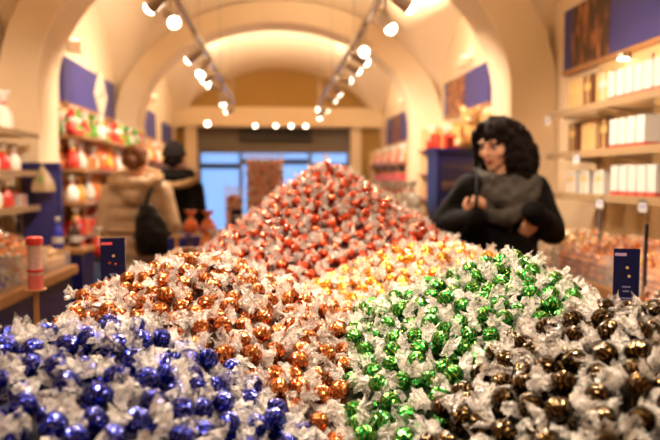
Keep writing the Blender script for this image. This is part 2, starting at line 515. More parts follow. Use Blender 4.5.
track('long metal light track hung along the left of the vault', -0.55, 2.42, -1.0, 8.8, [(y, t, 'left') for y, t in LH])
track('long metal light track hung along the right of the vault', 0.60, 2.42, -1.0, 8.9, [(y, t, 'right') for y, t in RH])

# wall uplighters above the blue signs and shelves
def uplighter(x, y, z, sgn, label, power=UP_W):
    t = thing('wall_uplighter', (x, y, z), label, 'wall lamp')
    MB().box((0, 0, 0), (0.10, 0.12, 0.10), taper=1.15).build('housing', WALL, t, bevel=0.006)
    MB().span(-0.04, 0.04, -0.045, 0.045, 0.051, 0.056).build('lens', LENSDIM, t)
    ld = bpy.data.lights.new('uplight', 'SPOT'); ld.energy = power; ld.color = (1.0, 0.80, 0.54)
    ld.spot_size = R(105); ld.spot_blend = 1.0; ld.shadow_soft_size = 0.06
    lo = bpy.data.objects.new('lamp_light', ld); COL.objects.link(lo); lo.parent = t
    lo.location = (0, 0, 0.075); aim(lo, (sgn * 1.45, 0, 1))
uplighter(X0 + 0.07, 5.95, 2.56, 1, 'small box uplighter on the wall above the diamond sign', UP_W * 0.75)
uplighter(X1 - 0.07, 6.5, 2.58, -1, 'small box uplighter on the wall above the sign beside the teddy bear')
uplighter(X0 + 0.07, 9.6, 2.54, 1, 'small box uplighter on the left wall nearest the shop window', UP_W * 2.7)
uplighter(X1 - 0.07, 9.7, 2.54, -1, 'small box uplighter on the right wall nearest the shop window', UP_W * 2.7)
uplighter(X0 + 0.07, 3.0, 2.58, 1, 'small box uplighter on the wall above the left shelves')
uplighter(X1 - 0.07, 2.9, 2.62, -1, 'small box uplighter above the sign with the dark picture')
uplighter(X0 + 0.07, 0.0, 2.58, 1, 'small box uplighter on the left wall behind the candy table', UP_W * 0.3)
uplighter(X1 - 0.07, 0.0, 2.58, -1, 'small box uplighter on the right wall behind the candy table', UP_W * 0.3)

# ================================================================== wall signs
def picture_mat(name, base, glow, kind):
    m = bpy.data.materials.new(name); m.use_nodes = True
    nt = m.node_tree; b = nt.nodes['Principled BSDF']; b.inputs['Roughness'].default_value = 0.45
    tc = nt.nodes.new('ShaderNodeTexCoord')
    mp = nt.nodes.new('ShaderNodeMapping'); mp.inputs['Scale'].default_value = (1, 14, 3.2) if kind == 'streak' else (1, 9, 9)
    n = nt.nodes.new('ShaderNodeTexNoise'); n.inputs['Scale'].default_value = 1.6; n.inputs['Detail'].default_value = 3
    nt.links.new(tc.outputs['Object'], mp.inputs['Vector']); nt.links.new(mp.outputs['Vector'], n.inputs['Vector'])
    cr = nt.nodes.new('ShaderNodeValToRGB')
    e = cr.color_ramp.elements
    e[0].position = 0.48; e[0].color = (*base, 1); e[1].position = 0.75; e[1].color = (*glow, 1)
    nt.links.new(n.outputs['Fac'], cr.inputs['Fac']); nt.links.new(cr.outputs['Color'], b.inputs['Base Color'])
    return m
PIC_DARK = picture_mat('print_sweets_dark', (0.055, 0.022, 0.012), (0.75, 0.25, 0.08), 'streak')
PIC_RED = picture_mat('print_sweets_red', (0.16, 0.035, 0.02), (0.95, 0.42, 0.14), 'dots')
PIC_GOLD = picture_mat('print_sweets_gold', (0.25, 0.10, 0.05), (0.95, 0.60, 0.20), 'dots')

def wall_sign(side, y0, y1, z0, z1, label, pics=(), group=None):
    x = X0 if side < 0 else X1
    t = thing('wall_sign', (x - side * 0.02, (y0 + y1) / 2, z0), label, 'sign', group)
    h = (y1 - y0) / 2
    MB().span(-0.02, 0.02, -h, h, 0, z1 - z0).build('panel', SIGNBLUE, t)
    tr = MB(); tr.span(-0.03, 0.02, -h, h, -0.03, 0.0) if side > 0 else tr.span(-0.02, 0.03, -h, h, -0.03, 0.0)
    tr.build('lower_rail', WOOD, t)
    for (a, b, m) in pics:
        s = 0.0215 if side < 0 else -0.0215
        MB().span(s - 0.002, s + 0.002, a - (y0 + y1) / 2, b - (y0 + y1) / 2, 0.005, z1 - z0 - 0.005).build('printed_picture', m, t)
    return t
wall_sign(1, 1.9, 4.26, 2.12, 2.52, 'long blue wall sign with a dark brown picture above the glass shelves', [(3.66, 4.13, PIC_DARK)])
wall_sign(1, 5.82, 7.35, 2.10, 2.48, 'blue wall sign with a red-orange picture above the teddy bear', [(6.55, 7.2, PIC_RED)])
wall_sign(1, 8.75, 11.2, 1.98, 2.42, 'blue wall sign with a golden picture at the end near the shop window', [(8.8, 9.25, PIC_GOLD), (10.0, 10.6, PIC_DARK)])
sg = wall_sign(-1, 5.66, 7.42, 2.05, 2.44, 'blue wall sign with a silver diamond-shaped ribbon emblem')
em = MB()
cy, cz = 0.22, 0.19
for k, (w, hh) in enumerate(((0.17, 0.20), (0.10, 0.13))):
    P = [(0.03 + 0.006 * k, cy, cz + hh), (0.03 + 0.006 * k, cy + w, cz), (0.03 + 0.006 * k, cy, cz - hh), (0.03 + 0.006 * k, cy - w, cz)]
    em.tube(P, 0.030 - 0.008 * k, 6, closed=True)
em.ball((0.04, cy, cz + 0.16), (0.02, 0.05, 0.04))
em.build('diamond_emblem', mat('champagne', (0.85, 0.74, 0.55), 0.3, metal=0.1), sg)
wall_sign(-1, 3.3, 4.16, 1.96, 2.46, 'blue wall sign above the left shelves with bags')
wall_sign(-1, 8.6, 9.9, 1.98, 2.36, 'narrow blue wall sign beyond the second left pier')
wall_sign(-1, 10.6, 11.4, 1.98, 2.30, 'small blue wall sign on the left beside the shop window')

# ================================================================== the big candy table
TX0, TX1, TY0, TY1, RIM = -0.40, 0.73, 0.42, 2.78, 1.10
t = thing('candy_table', (0.145, 1.6, 0), 'large blue display bin with a wooden rim holding the heaps of wrapped truffles', 'display table')
def tpart(name, m, x0, x1, y0, y1, z0, z1, bevel=0.0):
    return MB().span(x0 - 0.145, x1 - 0.145, y0 - 1.6, y1 - 1.6, z0, z1).build(name, m, t, bevel=bevel)
tpart('base', NAVY, TX0 + 0.06, TX1 - 0.06, TY0 + 0.06, TY1 - 0.06, 0.0, 0.92)
tpart('bin_floor', DARKWOOD, TX0, TX1, TY0, TY1, 0.92, 0.95)
for x0, x1, y0, y1 in ((TX0 - 0.03, TX0, TY0 - 0.03, TY1 + 0.03), (TX1, TX1 + 0.03, TY0 - 0.03, TY1 + 0.03), (TX0, TX1, TY0 - 0.03, TY0), (TX0, TX1, TY1, TY1 + 0.03)):
    tpart('side_board', WOOD, x0, x1, y0, y1, 0.90, RIM, 0.006)

#        key     x      y      z     left right near far
MOUNDS = [
    ('blue',  -0.24, 0.93, 1.185, 0.18, 0.50, 0.30, 0.65),
    ('amber', -0.148, 1.36, 1.236, 0.38, 0.48, 0.35, 0.60),
    ('red',   0.18, 2.30, 1.452, 0.78, 0.66, 0.53, 0.62),
    ('gold',  0.449, 1.71, 1.215, 0.29, 0.30, 0.25, 0.45),
    ('green', 0.485, 1.256, 1.234, 0.40, 0.70, 0.34, 0.65),
    ('black', 0.48, 0.90, 1.205, 0.55, 0.15, 0.28, 0.70),
]
MKEYS = [m[0] for m in MOUNDS]
FILL = 1.03
def heights(x, y):
    x = np.asarray(x, float); y = np.asarray(y, float)
    hs = []
    for k, cx, cy, cz, sl, sr, sn, sf in MOUNDS:
        dx = x - cx; dy = y - cy
        a = np.where(dx < 0, sl, sr) * dx; b = np.where(dy < 0, sn, sf) * dy
        kk = 0.018
        hs.append(cz - np.sqrt(a * a + b * b + kk * kk) + kk)
    hs = np.array(hs)
    return np.maximum(hs.max(0), FILL), hs.argmax(0)
def hnormal(x, y):
    e = 0.01
    gx = (heights(x + e, y)[0] - heights(x - e, y)[0]) / (2 * e)
    gy = (heights(x, y + e)[0] - heights(x, y - e)[0]) / (2 * e)
    return Vector((-float(gx), -float(gy), 1)).normalized()

def scatter(mind, tries, seed, zoff):
    rng = np.random.default_rng(seed)
    cell = mind; grid = {}; out = []
    xs = rng.uniform(TX0 + 0.012, TX1 - 0.012, tries); ys = rng.uniform(TY0 + 0.012, TY1 - 0.012, tries)
    zs, ks = heights(xs, ys)
    jit = rng.normal(0, 0.004, tries)
    for x, y, z, k, j in zip(xs, ys, zs, ks, jit):
        p = (x, y, z + zoff + j)
        c = (int(x // cell), int(y // cell), int(p[2] // cell))
        ok = True
        for i in range(-1, 2):
            for jj in range(-1, 2):
                for l in range(-1, 2):
                    for q in grid.get((c[0] + i, c[1] + jj, c[2] + l), ()):
                        if (q[0] - p[0]) ** 2 + (q[1] - p[1]) ** 2 + (q[2] - p[2]) ** 2 < mind * mind:
                            ok = False; break
                    if not ok: break
                if not ok: break
            if not ok: break
        if ok:
            grid.setdefault(c, []).append(p); out.append((p, int(k)))
    return out

# ---- truffle prototypes
BR = 0.0155
def ball_mesh(name, m):
    bm = bmesh.new()
    bmesh.ops.create_icosphere(bm, subdivisions=3, radius=BR)
    for v in bm.verts:
        n = noise.noise(v.co * 260) * 0.0006
        v.co = Vector((v.co.x * 1.05, v.co.y, v.co.z)) * (1 + n / BR)
        # the foil is drawn to a small point where the film is twisted
        ax = abs(v.co.x) / (BR * 1.05)
        if ax > 0.86: v.co.x *= 1 + (ax - 0.86) * 1.4
    me = bpy.data.meshes.new(name); bm.to_mesh(me); bm.free()
    me.materials.append(m)
    me.polygons.foreach_set('use_smooth', [True] * len(me.polygons))
    return me
def tail_arrays(seed, n=18, rows=(0.0, 0.14, 0.38, 0.62, 0.84, 1.0), L=0.024, size=1.0):
    rnd = random.Random(seed)
    prof = {0.0: 0.0035, 0.14: 0.0045}
    vs = []; fs = []
    k1 = rnd.choice((4, 5, 6)); ph = rnd.uniform(0, 6.28); k2 = rnd.choice((7, 8, 9)); ph2 = rnd.uniform(0, 6.28)
    by, bz = rnd.uniform(-0.009, 0.009), rnd.uniform(-0.006, 0.009)
    sq = rnd.uniform(0.5, 0.85)
    jag = [rnd.uniform(-0.004, 0.004) for _ in range(n)]
    for t in rows:
        base = prof.get(t, 0.0045 + 0.0155 * (t - 0.14) ** 0.75 / 0.86 ** 0.75)
        for i in range(n):
            a = 2 * PI * i / n
            r = base * (1 + t * (0.30 * math.sin(k1 * a + ph) + 0.24 * math.sin(k2 * a + ph2 + 2 * t))) * (1 + rnd.uniform(-0.22, 0.22) * t)
            x = 0.0138 + L * t * (1 + 0.1 * math.sin(3 * a + ph)) + jag[i] * t * t
            vs.append((x * size if t > 0 else x, r * math.cos(a) * size + by * t * t, r * math.sin(a) * sq * size + bz * t * t))
    m = len(rows)
    for k in range(m - 1):
        for i in range(n):
            j = (i + 1) % n
            A, B, C, D = k * n + i, k * n + j, (k + 1) * n + j, (k + 1) * n + i
            fs += [(A, B, C), (A, C, D)] if (i + k) % 2 else [(A, B, D), (B, C, D)]
    # crumpled inner fold closing most of the mouth
    o = len(vs)
    xm = 0.0138 + L * 0.62
    vs.append((xm * size, by * 0.4, bz * 0.4))
    for i in range(0, n, 2):
        fs.append((o, (m - 1) * n + i, (m - 1) * n + (i + 1) % n))
    return vs, fs
TAILS = []
for s in range(8):
    vs, fs = tail_arrays(100 + s, size=random.uniform(0.80, 1.06))
    me = bpy.data.meshes.new('wrapper_tail'); me.from_pydata(vs, [], fs); me.materials.append(FILM); me.update()
    TAILS.append(me)

def orient(n, rng, lift=(-0.55, 0.12)):
    """axis of the twist: roughly along the heap's surface, one end kicked upward"""
    t = n.cross(Vector((rng.uniform(-1, 1), rng.uniform(-1, 1), rng.uniform(-1, 1))))
    t.normalize()
    ax = (t + n * rng.uniform(*lift)).normalized()
    q = ax.to_track_quat('X', 'Z')
    return q @ Quaternion((1, 0, 0), rng.uniform(0, 2 * PI))

CAMP = np.array([0, 0, 1.4])
_a, _p = R(4.91), R(3.76)
CF = np.array([math.sin(_a) * math.cos(_p), math.cos(_a) * math.cos(_p), -math.sin(_p)])
CR = np.array([math.cos(_a), -math.sin(_a), 0.0]); CU = np.cross(CR, CF)
def in_view(p):
    """would the photograph show this truffle? (only decides single object or joined heap)"""
    v = np.array(p) - CAMP; z = v @ CF
    if z < 0.2: return False
    if abs((v @ CR) / z) > 0.5156 + 0.03 or abs((v @ CU) / z) > 0.344 + 0.04: return False
    s = np.linspace(0.03, 0.97, 60)
    q = np.array(p)[None] + s[:, None] * (CAMP - np.array(p))[None] + np.array([0, 0, 0.012])
    ins = (q[:, 0] > TX0) & (q[:, 0] < TX1) & (q[:, 1] > TY0) & (q[:, 1] < TY1)
    h = heights(q[:, 0], q[:, 1])[0]
    return not bool(np.any(ins & (h > q[:, 2] + 0.012)))

NICE = {'blue': 'royal blue', 'amber': 'copper orange', 'red': 'bright red', 'gold': 'golden yellow', 'green': 'emerald green', 'black': 'black and gold'}
WHERE = {'blue': 'front blue heap', 'amber': 'heap between blue and red ones', 'red': 'tall red heap', 'gold': 'heap between red and green ones',
         'green': 'green heap', 'black': 'heap beside the green one'}
random.seed(11)
surf = scatter(0.0358, 60000, 5, 0.0)
under = scatter(0.036, 26000, 6, -0.025)
ick = bmesh.new(); bmesh.ops.create_icosphere(ick, subdivisions=1, radius=BR)
ICV = np.array([v.co[:] for v in ick.verts]); ICF = [tuple(v.index for v in f.verts) for f in ick.faces]; ick.free()
LT = [tail_arrays(300 + s, n=10, rows=(0.0, 0.14, 0.6, 1.0)) for s in range(4)]

singles = {k: [] for k in MKEYS}; joined = {k: [] for k in MKEYS}
for p, k in surf:
    key = MKEYS[k]
    (singles if in_view(p) else joined)[key].append(p)
for key in MKEYS:
    singles[key].sort(key=lambda p: (p[0] ** 2 + p[1] ** 2 + (p[2] - 1.4) ** 2))
    joined[key] += singles[key][300:]; singles[key] = singles[key][:300]
for p, k in under: joined[MKEYS[k]].append(p)

for key in MKEYS:
    ballm = ball_mesh('foil_ball', FOIL[key])
    lab = '%s foil truffle in clear wrapper, %s' % (NICE[key], WHERE[key])
    grp = '%s truffles on the candy table' % NICE[key]
    for p in singles[key]:
        n = hnormal(p[0], p[1])
        q = orient(n, random)
        e = bpy.data.objects.new(key + '_truffle', None); COL.objects.link(e)
        e.empty_display_size = 0.01
        e.location = p; e.rotation_mode = 'QUATERNION'; e.rotation_quaternion = q
        s = random.uniform(0.94, 1.06); e.scale = (s, s, s)
        tag(e, lab, 'candy', grp)
        b = link('foil_ball', ballm, e)
        for rz in (0, PI):
            w = link('wrapper_tail', random.choice(TAILS), e)
            w.rotation_euler = (random.uniform(0, 6.28), 0, rz)
    # the truffles underneath and out of sight, joined
    mb = MB()
    for p in joined[key]:
        n = hnormal(p[0], p[1]); q = orient(n, random)
        M = np.array(q.to_matrix()); P = np.array(p)
        mb.cur = 0
        mb.add((ICV @ M.T + P).tolist(), ICF)
        mb.cur = 1
        for sgn in random.choice(((1,), (), ())):
            vs, fs = random.choice(LT)
            v = np.array(vs) * np.array([sgn, sgn, 1])
            mb.add((v @ M.T + P).tolist(), fs)
    # solid core of the heap below them, coloured dark for shaded gaps
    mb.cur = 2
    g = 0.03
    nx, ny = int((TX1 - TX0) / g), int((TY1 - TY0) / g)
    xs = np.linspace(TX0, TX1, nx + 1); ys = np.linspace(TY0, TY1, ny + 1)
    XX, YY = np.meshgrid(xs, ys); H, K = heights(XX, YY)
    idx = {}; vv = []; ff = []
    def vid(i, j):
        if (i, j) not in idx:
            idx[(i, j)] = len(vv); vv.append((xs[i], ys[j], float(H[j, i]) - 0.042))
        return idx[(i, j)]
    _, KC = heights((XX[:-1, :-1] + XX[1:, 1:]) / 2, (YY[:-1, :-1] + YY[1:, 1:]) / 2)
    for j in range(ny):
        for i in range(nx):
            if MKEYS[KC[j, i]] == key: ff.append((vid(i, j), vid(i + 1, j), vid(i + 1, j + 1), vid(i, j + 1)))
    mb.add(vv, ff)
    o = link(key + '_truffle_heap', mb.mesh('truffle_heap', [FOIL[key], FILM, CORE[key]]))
    tag(o, 'packed lower layers of %s truffles inside the %s' % (NICE[key], WHERE[key]), 'candy heap', kind='stuff')
print('truffles', {k: (len(singles[k]), len(joined[k])) for k in MKEYS})

# ---- navy product cards on thin stems, tube of sweets
def product_card(loc, rz, w, h, label, accent):
    t = thing('product_card', loc, label, 'sign', rz=rz)
    MB().span(-w / 2, w / 2, -0.0015, 0.0015, 0, h).build('card', CARDNAVY, t)
    MB().span(w / 2 - 0.001, w / 2 + 0.001, -0.003, 0.003, -0.10, h).build('stem', ACRYL, t)
    pr = mat('print_' + accent, {'red': (0.75, 0.10, 0.12), 'pale': (0.45, 0.30, 0.50)}[accent], 0.5)
    MB().span(-w * 0.46, -w * 0.02, -0.0022, -0.0015, h * 0.90, h * 0.94).build('printed_line', pr, t)
    soft = mat('print_soft', (0.16, 0.14, 0.30), 0.5)
    for z, a, b in ((0.46, -0.16, 0.16), (0.40, -0.12, 0.12), (0.30, -0.3, 0.3), (0.26, -0.38, 0.38), (0.22, -0.32, 0.32)):
        MB().span(w * a, w * b, -0.0022, -0.0015, h * z, h * (z + 0.022)).build('printed_line', soft, t)
    cols = ('red_foil', 'tan_card', 'amber_foil') if accent == 'red' else ('tan_card', 'tan_card', 'black_foil')
    for (x, z, c) in ((0.02, 0.74, cols[1]), (-0.14, 0.64, cols[2]), (0.10, 0.62, cols[0])):
        MB().cyl((w * x, -0.0015, h * z), (w * x, -0.0024, h * z), w * 0.06, w * 0.06, 12).build('printed_sweet', MATS[c], t)
product_card((-0.352, 1.42, 1.12), R(8), 0.052, 0.15, 'navy product card with a small red heading behind the copper truffles', 'red')
product_card((0.685, 1.19, 1.12), R(-16), 0.048, 0.142, 'navy product card with a pale heading beside the black truffles', 'pale')

t = thing('sweet_tube', (-0.6, 1.65, 0.0), 'clear tube of sweets with a red cap and red base on a thin post', 'candy tube')
MB().lathe([(0.09, 0), (0.09, 0.012), (0.012, 0.02), (0.007, 0.05), (0.007, 1.115), (0.026, 1.118), (0.026, 1.122)], 14).build('post', WOOD, t)
MB().lathe([(0.018, 1.122), (0.018, 1.158)], 16).build('red_base', REDBAG, t)
MB().lathe([(0.0165, 1.158), (0.0165, 1.232)], 16).build('filling', mat('pink_sweets', (0.75, 0.42, 0.34), 0.4, var=0.5, vscale=160), t)
MB().lathe([(0.019, 1.12), (0.019, 1.236)], 18).build('clear_tube', ACRYL, t)
MB().lathe([(0.0205, 1.234), (0.0205, 1.250), (0.016, 1.254)], 18).build('cap', REDC, t)
MB().lathe([(0.0196, 1.166), (0.0196, 1.172)], 18).build('label_band', REDC, t)

# ================================================================== product prototypes
def proto_bag(name, body, top, ribbon, cat='gift bag'):
    """gathered cellophane pouch: full belly, tied neck, flared ruffled top"""
    t = thing(name, (0, -5, -3), 'x', cat)
    rnd = random.Random(name)
    ph = rnd.uniform(0, 6)
    wob = lambda k, a: 1 + 0.06 * math.sin(3 * a + ph + k) + 0.05 * math.sin(7 * a + k)
    MB().lathe([(0.040, 0), (0.055, 0.006), (0.062, 0.035), (0.058, 0.07), (0.042, 0.10), (0.020, 0.122), (0.013, 0.13)], 18, sx=1.05, sy=0.75, wob=wob).build('pouch', body, t, smooth=True)
    MB().lathe([(0.016, 0.124), (0.018, 0.130), (0.016, 0.136)], 14).build('ribbon', ribbon, t, smooth=True)
    wob2 = lambda k, a: 1 + 0.10 * k * math.sin(6 * a + ph) + 0.05 * k * math.sin(11 * a)
    MB().lathe([(0.012, 0.132), (0.022, 0.150), (0.036, 0.172), (0.046, 0.190)], 22, sx=1.0, sy=0.6, wob=wob2).build('ruffled_top', top, t)
    return t
def proto_box(name, body, band, w, d, h, cat='gift box'):
    """lidded box tied with a band and bow"""
    t = thing(name, (0, -5, -3), 'x', cat)
    MB().span(-w / 2, w / 2, -d / 2, d / 2, 0, h * 0.8).build('body', body, t, bevel=0.002)
    MB().span(-w / 2 - 0.002, w / 2 + 0.002, -d / 2 - 0.002, d / 2 + 0.002, h * 0.8, h).build('lid', body, t, bevel=0.002)
    bb = MB(); bb.span(-0.009, 0.009, -d / 2 - 0.004, d / 2 + 0.004, 0, h + 0.003); bb.span(-w / 2 - 0.004, w / 2 + 0.004, -0.009, 0.009, 0, h + 0.003)
    bb.build('ribbon', band, t)
    bw = MB()
    for s in (-1, 1):
        bw.tube([(0, 0, h), (s * 0.022, 0.006, h + 0.018), (s * 0.034, 0, h + 0.010), (s * 0.02, -0.006, h + 0.004), (0, 0, h + 0.002)], 0.006, 6)
    bw.ball((0, 0, h + 0.004), 0.008, 8, 6)
    bw.build('bow', band, t, smooth=True)
    return t
def proto_carton(name, w, d, h):
    """upright white carton: white body, red printed foot, thin grey line and small emblem; its front faces -X"""
    t = thing(name, (0, -5, -3), 'x', 'carton')
    MB().span(-d / 2, d / 2, -w / 2, w / 2, h * 0.16, h).build('body', WHITE, t, bevel=0.0015)
    MB().span(-d / 2 - 0.0008, d / 2 + 0.0008, -w / 2 - 0.0008, w / 2 + 0.0008, 0, h * 0.16).build('red_foot', mat('red_print', (0.42, 0.05, 0.03), 0.4, var=0.5, vscale=60), t, bevel=0.001)
    MB().cyl((-d / 2, 0, h * 0.55), (-d / 2 - 0.001, 0, h * 0.55), w * 0.12, w * 0.12, 12).build('emblem', mat('pale_gold_print', (0.66, 0.56, 0.42), 0.4), t)
    return t
def proto_flatbox(name, m, band, w, h):
    """flat box stood on edge, front faces -X"""
    t = thing(name, (0, -5, -3), 'x', 'gift box')
    MB().span(-0.022, 0.022, -w / 2, w / 2, 0, h).build('body', m, t, bevel=0.002)
    MB().span(-0.0235, -0.022, -w * 0.08, w * 0.08, 0.002, h - 0.002).build('band', band, t)
    MB().span(-0.0245, -0.022, -w * 0.3, w * 0.3, h * 0.55, h * 0.75).build('label_plate', band, t)
    return t
def proto_plush(name, body, accent, cat='soft toy'):
    """small sitting plush sweet-figure with hat"""
    t = thing(name, (0, -5, -3), 'x', cat)
    b = MB(); b.ball((0, 0, 0.045), (0.045, 0.04, 0.047)); b.limb([(0.03, -0.02, 0.02), (0.045, -0.055, 0.014)], [0.02, 0.016]); b.limb([(-0.03, -0.02, 0.02), (-0.045, -0.055, 0.014)], [0.02, 0.016])
    b.build('body', body, t, smooth=True)
    MB().ball((0, -0.006, 0.112), (0.034, 0.032, 0.032)).build('head', WHITEBAG, t, smooth=True)
    h = MB(); h.lathe([(0.037, 0.120), (0.034, 0.134), (0.022, 0.160), (0.006, 0.185)], 14); h.build('hat', accent, t, smooth=True)
    MB().ball((0.004, 0, 0.188), 0.011, 10, 6).build('bobble', WHITEBAG, t, smooth=True)
    return t

bag_red = proto_bag('red_gift_bag', REDBAG, WHITEBAG, GOLDBAG)
bag_white = proto_bag('white_gift_bag', WHITEBAG, WHITEBAG, REDBAG)
bag_green = proto_bag('green_gift_bag', GREENBAG, GREENBAG, REDBAG)
bag_gold = proto_bag('gold_gift_bag', GOLDBAG, GOLDBAG, REDBAG)
bag_orange = proto_bag('orange_gift_bag', ORANGEBAG, ORANGEBAG, GOLDBAG)
box_red = proto_box('red_gift_box', REDC, GOLDC, 0.11, 0.09, 0.10)
box_gold = proto_box('gold_gift_box', GOLDC, REDC, 0.12, 0.09, 0.09)
box_blue = proto_box('blue_gift_box', BLUEC, GOLDC, 0.10, 0.09, 0.11)
box_white = proto_box('white_gift_box', WHITE, REDC, 0.12, 0.10, 0.08)
plush_red = proto_plush('plush_figure', REDBAG, REDBAG)
plush_green = proto_plush('green_plush_figure', GREENBAG, GREENBAG)
carton = proto_carton('white_carton', 0.068, 0.10, 0.15)
flat_tan = proto_flatbox('tan_gift_box', TAN, GOLDC, 0.16, 0.19)
flat_gold = proto_flatbox('gold_flat_box', GOLDC, WHITE, 0.15, 0.18)
flat_brown = proto_flatbox('brown_flat_box', BROWNC, GOLDC, 0.10, 0.19)
flat_white = proto_flatbox('white_flat_box', WHITE, GOLDC, 0.10, 0.13)
PROTOS = [bag_red, bag_white, bag_green, bag_gold, bag_orange, box_red, box_gold, box_blue, box_white, plush_red, plush_green, carton, flat_tan, flat_gold, flat_brown, flat_white]
DESC = {bag_red: 'red gift bag with a white ruffled top', bag_white: 'white gift bag tied with red ribbon', bag_green: 'green gift bag tied with red ribbon',
        bag_gold: 'gold gift bag tied with red ribbon', bag_orange: 'orange gift bag tied with gold ribbon', box_red: 'red gift box with gold ribbon', box_gold: 'gold gift box with red ribbon',
        box_blue: 'blue gift box with gold ribbon', box_white: 'white gift box with red ribbon', plush_red: 'red plush figure with pointed hat', plush_green: 'green plush figure with pointed hat'}
def stock(proto, loc, where, rz=0.0, scale=1.0):
    d = DESC[proto]
    return place(proto, USED, loc, rz, d + ' ' + where, d.split(' with')[0].split(' tied')[0] + 's ' + where, scale)

def price_tag(loc, rz, label, w=0.05, h=0.05):
    t = thing('price_tag', loc, label, 'price tag', rz=rz)
    MB().span(-w / 2, w / 2, -0.001, 0.001, -h, 0).build('card', WHITE, t)
    MB().span(-w / 2, w / 2, -0.006, 0.002, -0.003, 0.006).build('holder', METAL, t)
    MB().span(-w * 0.3, w * 0.3, -0.0016, -0.001, -h * 0.55, -h * 0.4).build('printed_line', BLUEC, t)

# ================================================================== right wall: glass shelves with cartons
SZ = [1.78, 1.54, 1.31]
t = thing('wall_shelving', (X1, 2.8, 0.95), 'wall shelving of three glass shelves against a tan back panel', 'shelving')
MB().span(-0.03, 0, -1.1, 1.0, 0.0, 1.15).build('back_panel', SHELFBACK, t)
for y in (-0.85, -0.2, 0.42, 0.96):
    MB().span(-0.04, -0.03, y - 0.008, y + 0.008, 0.0, 1.10).build('upright', METAL, t)
for z in SZ:
    sh = MB().span(-0.35, -0.03, -1.1, 0.97, z - 0.95 - 0.012, z - 0.95).build('glass_shelf', SHELFGLASS, t)
    MB().span(-0.36, -0.35, -1.1, 0.97, z - 0.95 - 0.03, z - 0.95 + 0.008).build('front_rail', mat('shelf_edge', (0.36, 0.23, 0.12), 0.3, alpha=0.8), sh)
    for y in (-0.85, -0.2, 0.42, 0.96):
        MB().add([(-0.03, y - 0.006, z - 0.95 - 0.012), (-0.33, y - 0.006, z - 0.95 - 0.012), (-0.03, y - 0.006, z - 0.95 - 0.06),
                  (-0.03, y + 0.006, z - 0.95 - 0.012), (-0.33, y + 0.006, z - 0.95 - 0.012), (-0.03, y + 0.006, z - 0.95 - 0.06)],
                 [(0, 1, 2), (5, 4, 3), (0, 3, 4, 1), (1, 4, 5, 2), (2, 5, 3, 0)]).build('bracket', METAL, sh)
def cartons(ys, z, shelf):
    for y in ys:
        place(carton, USED, (1.73, y, z + 0.001), 0, 'upright white carton with a red foot on the %s glass shelf' % shelf, 'white cartons on the %s glass shelf' % shelf)
cartons([2.24 + 0.079 * i for i in range(12)], SZ[0], 'top')
cartons([2.30 + 0.079 * i for i in range(5)] + [2.84 + 0.079 * i for i in range(4)], SZ[1], 'middle')
cartons([2.25 + 0.079 * i for i in range(5)] + [2.74 + 0.079 * i for i in range(5)], SZ[2], 'bottom')
place(flat_gold, USED, (1.76, 3.30, SZ[0] + 0.001), 0, 'pale gold flat box with white band on the top glass shelf')
place(flat_brown, USED, (1.75, 3.445, SZ[0] + 0.001), 0, 'dark brown flat box between tan and gold boxes on the top shelf')
place(flat_tan, USED, (1.76, 3.62, SZ[0] + 0.001), 0, 'wide tan flat box at the end of the top glass shelf')
place(flat_brown, USED, (1.76, 3.28, SZ[1] + 0.001), 0, 'dark brown flat box next to the cartons on the middle shelf', None, 0.95)
place(flat_tan, USED, (1.77, 3.47, SZ[1] + 0.001), 0, 'tan flat box between two brown boxes on the middle shelf', None, 0.95)
place(flat_brown, USED, (1.76, 3.64, SZ[1] + 0.001), 0, 'dark brown flat box at the end of the middle shelf', None, 0.95)
place(flat_white, USED, (1.75, 3.30, SZ[2] + 0.001), 0, 'white flat box with gold band next to the bottom-shelf cartons')
place(flat_white, USED, (1.75, 3.46, SZ[2] + 0.001), 0, 'white flat box with gold band in the middle of three')
place(flat_white, USED, (1.75, 3.62, SZ[2] + 0.001), 0, 'white flat box with gold band at the end of the bottom shelf')
for y, z, l in ((3.74, SZ[0], 'top glass shelf, at its end'), (3.36, SZ[1], 'middle glass shelf under the tan box'), (3.10, SZ[2], 'bottom glass shelf under the far cartons'), (2.72, SZ[2], 'bottom glass shelf between the carton rows')):
    price_tag((1.632, y, z - 0.012), R(-78), 'small white price tag hanging from the ' + l)
for y in (2.75, 3.45):
    t = thing('shelf_downlight', (1.93, y, 2.09), 'small round downlight under the long blue sign above the cartons', 'lamp', 'downlights under the long blue sign')
    MB().cyl((0, 0, 0), (0, 0, -0.03), 0.03, 0.034, 14).build('housing', METAL, t)
    MB().cyl((0, 0, -0.03), (0, 0, -0.034), 0.03, 0.028, 14).build('lens', LENSDIM, t)
    ld = bpy.data.lights.new('downlight', 'SPOT'); ld.energy = 3; ld.color = WARM; ld.spot_size = R(120); ld.spot_blend = 1; ld.shadow_soft_size = 0.03
    lo = bpy.data.objects.new('lamp_light', ld); COL.objects.link(lo); lo.parent = t; lo.location = (0, 0, -0.05)

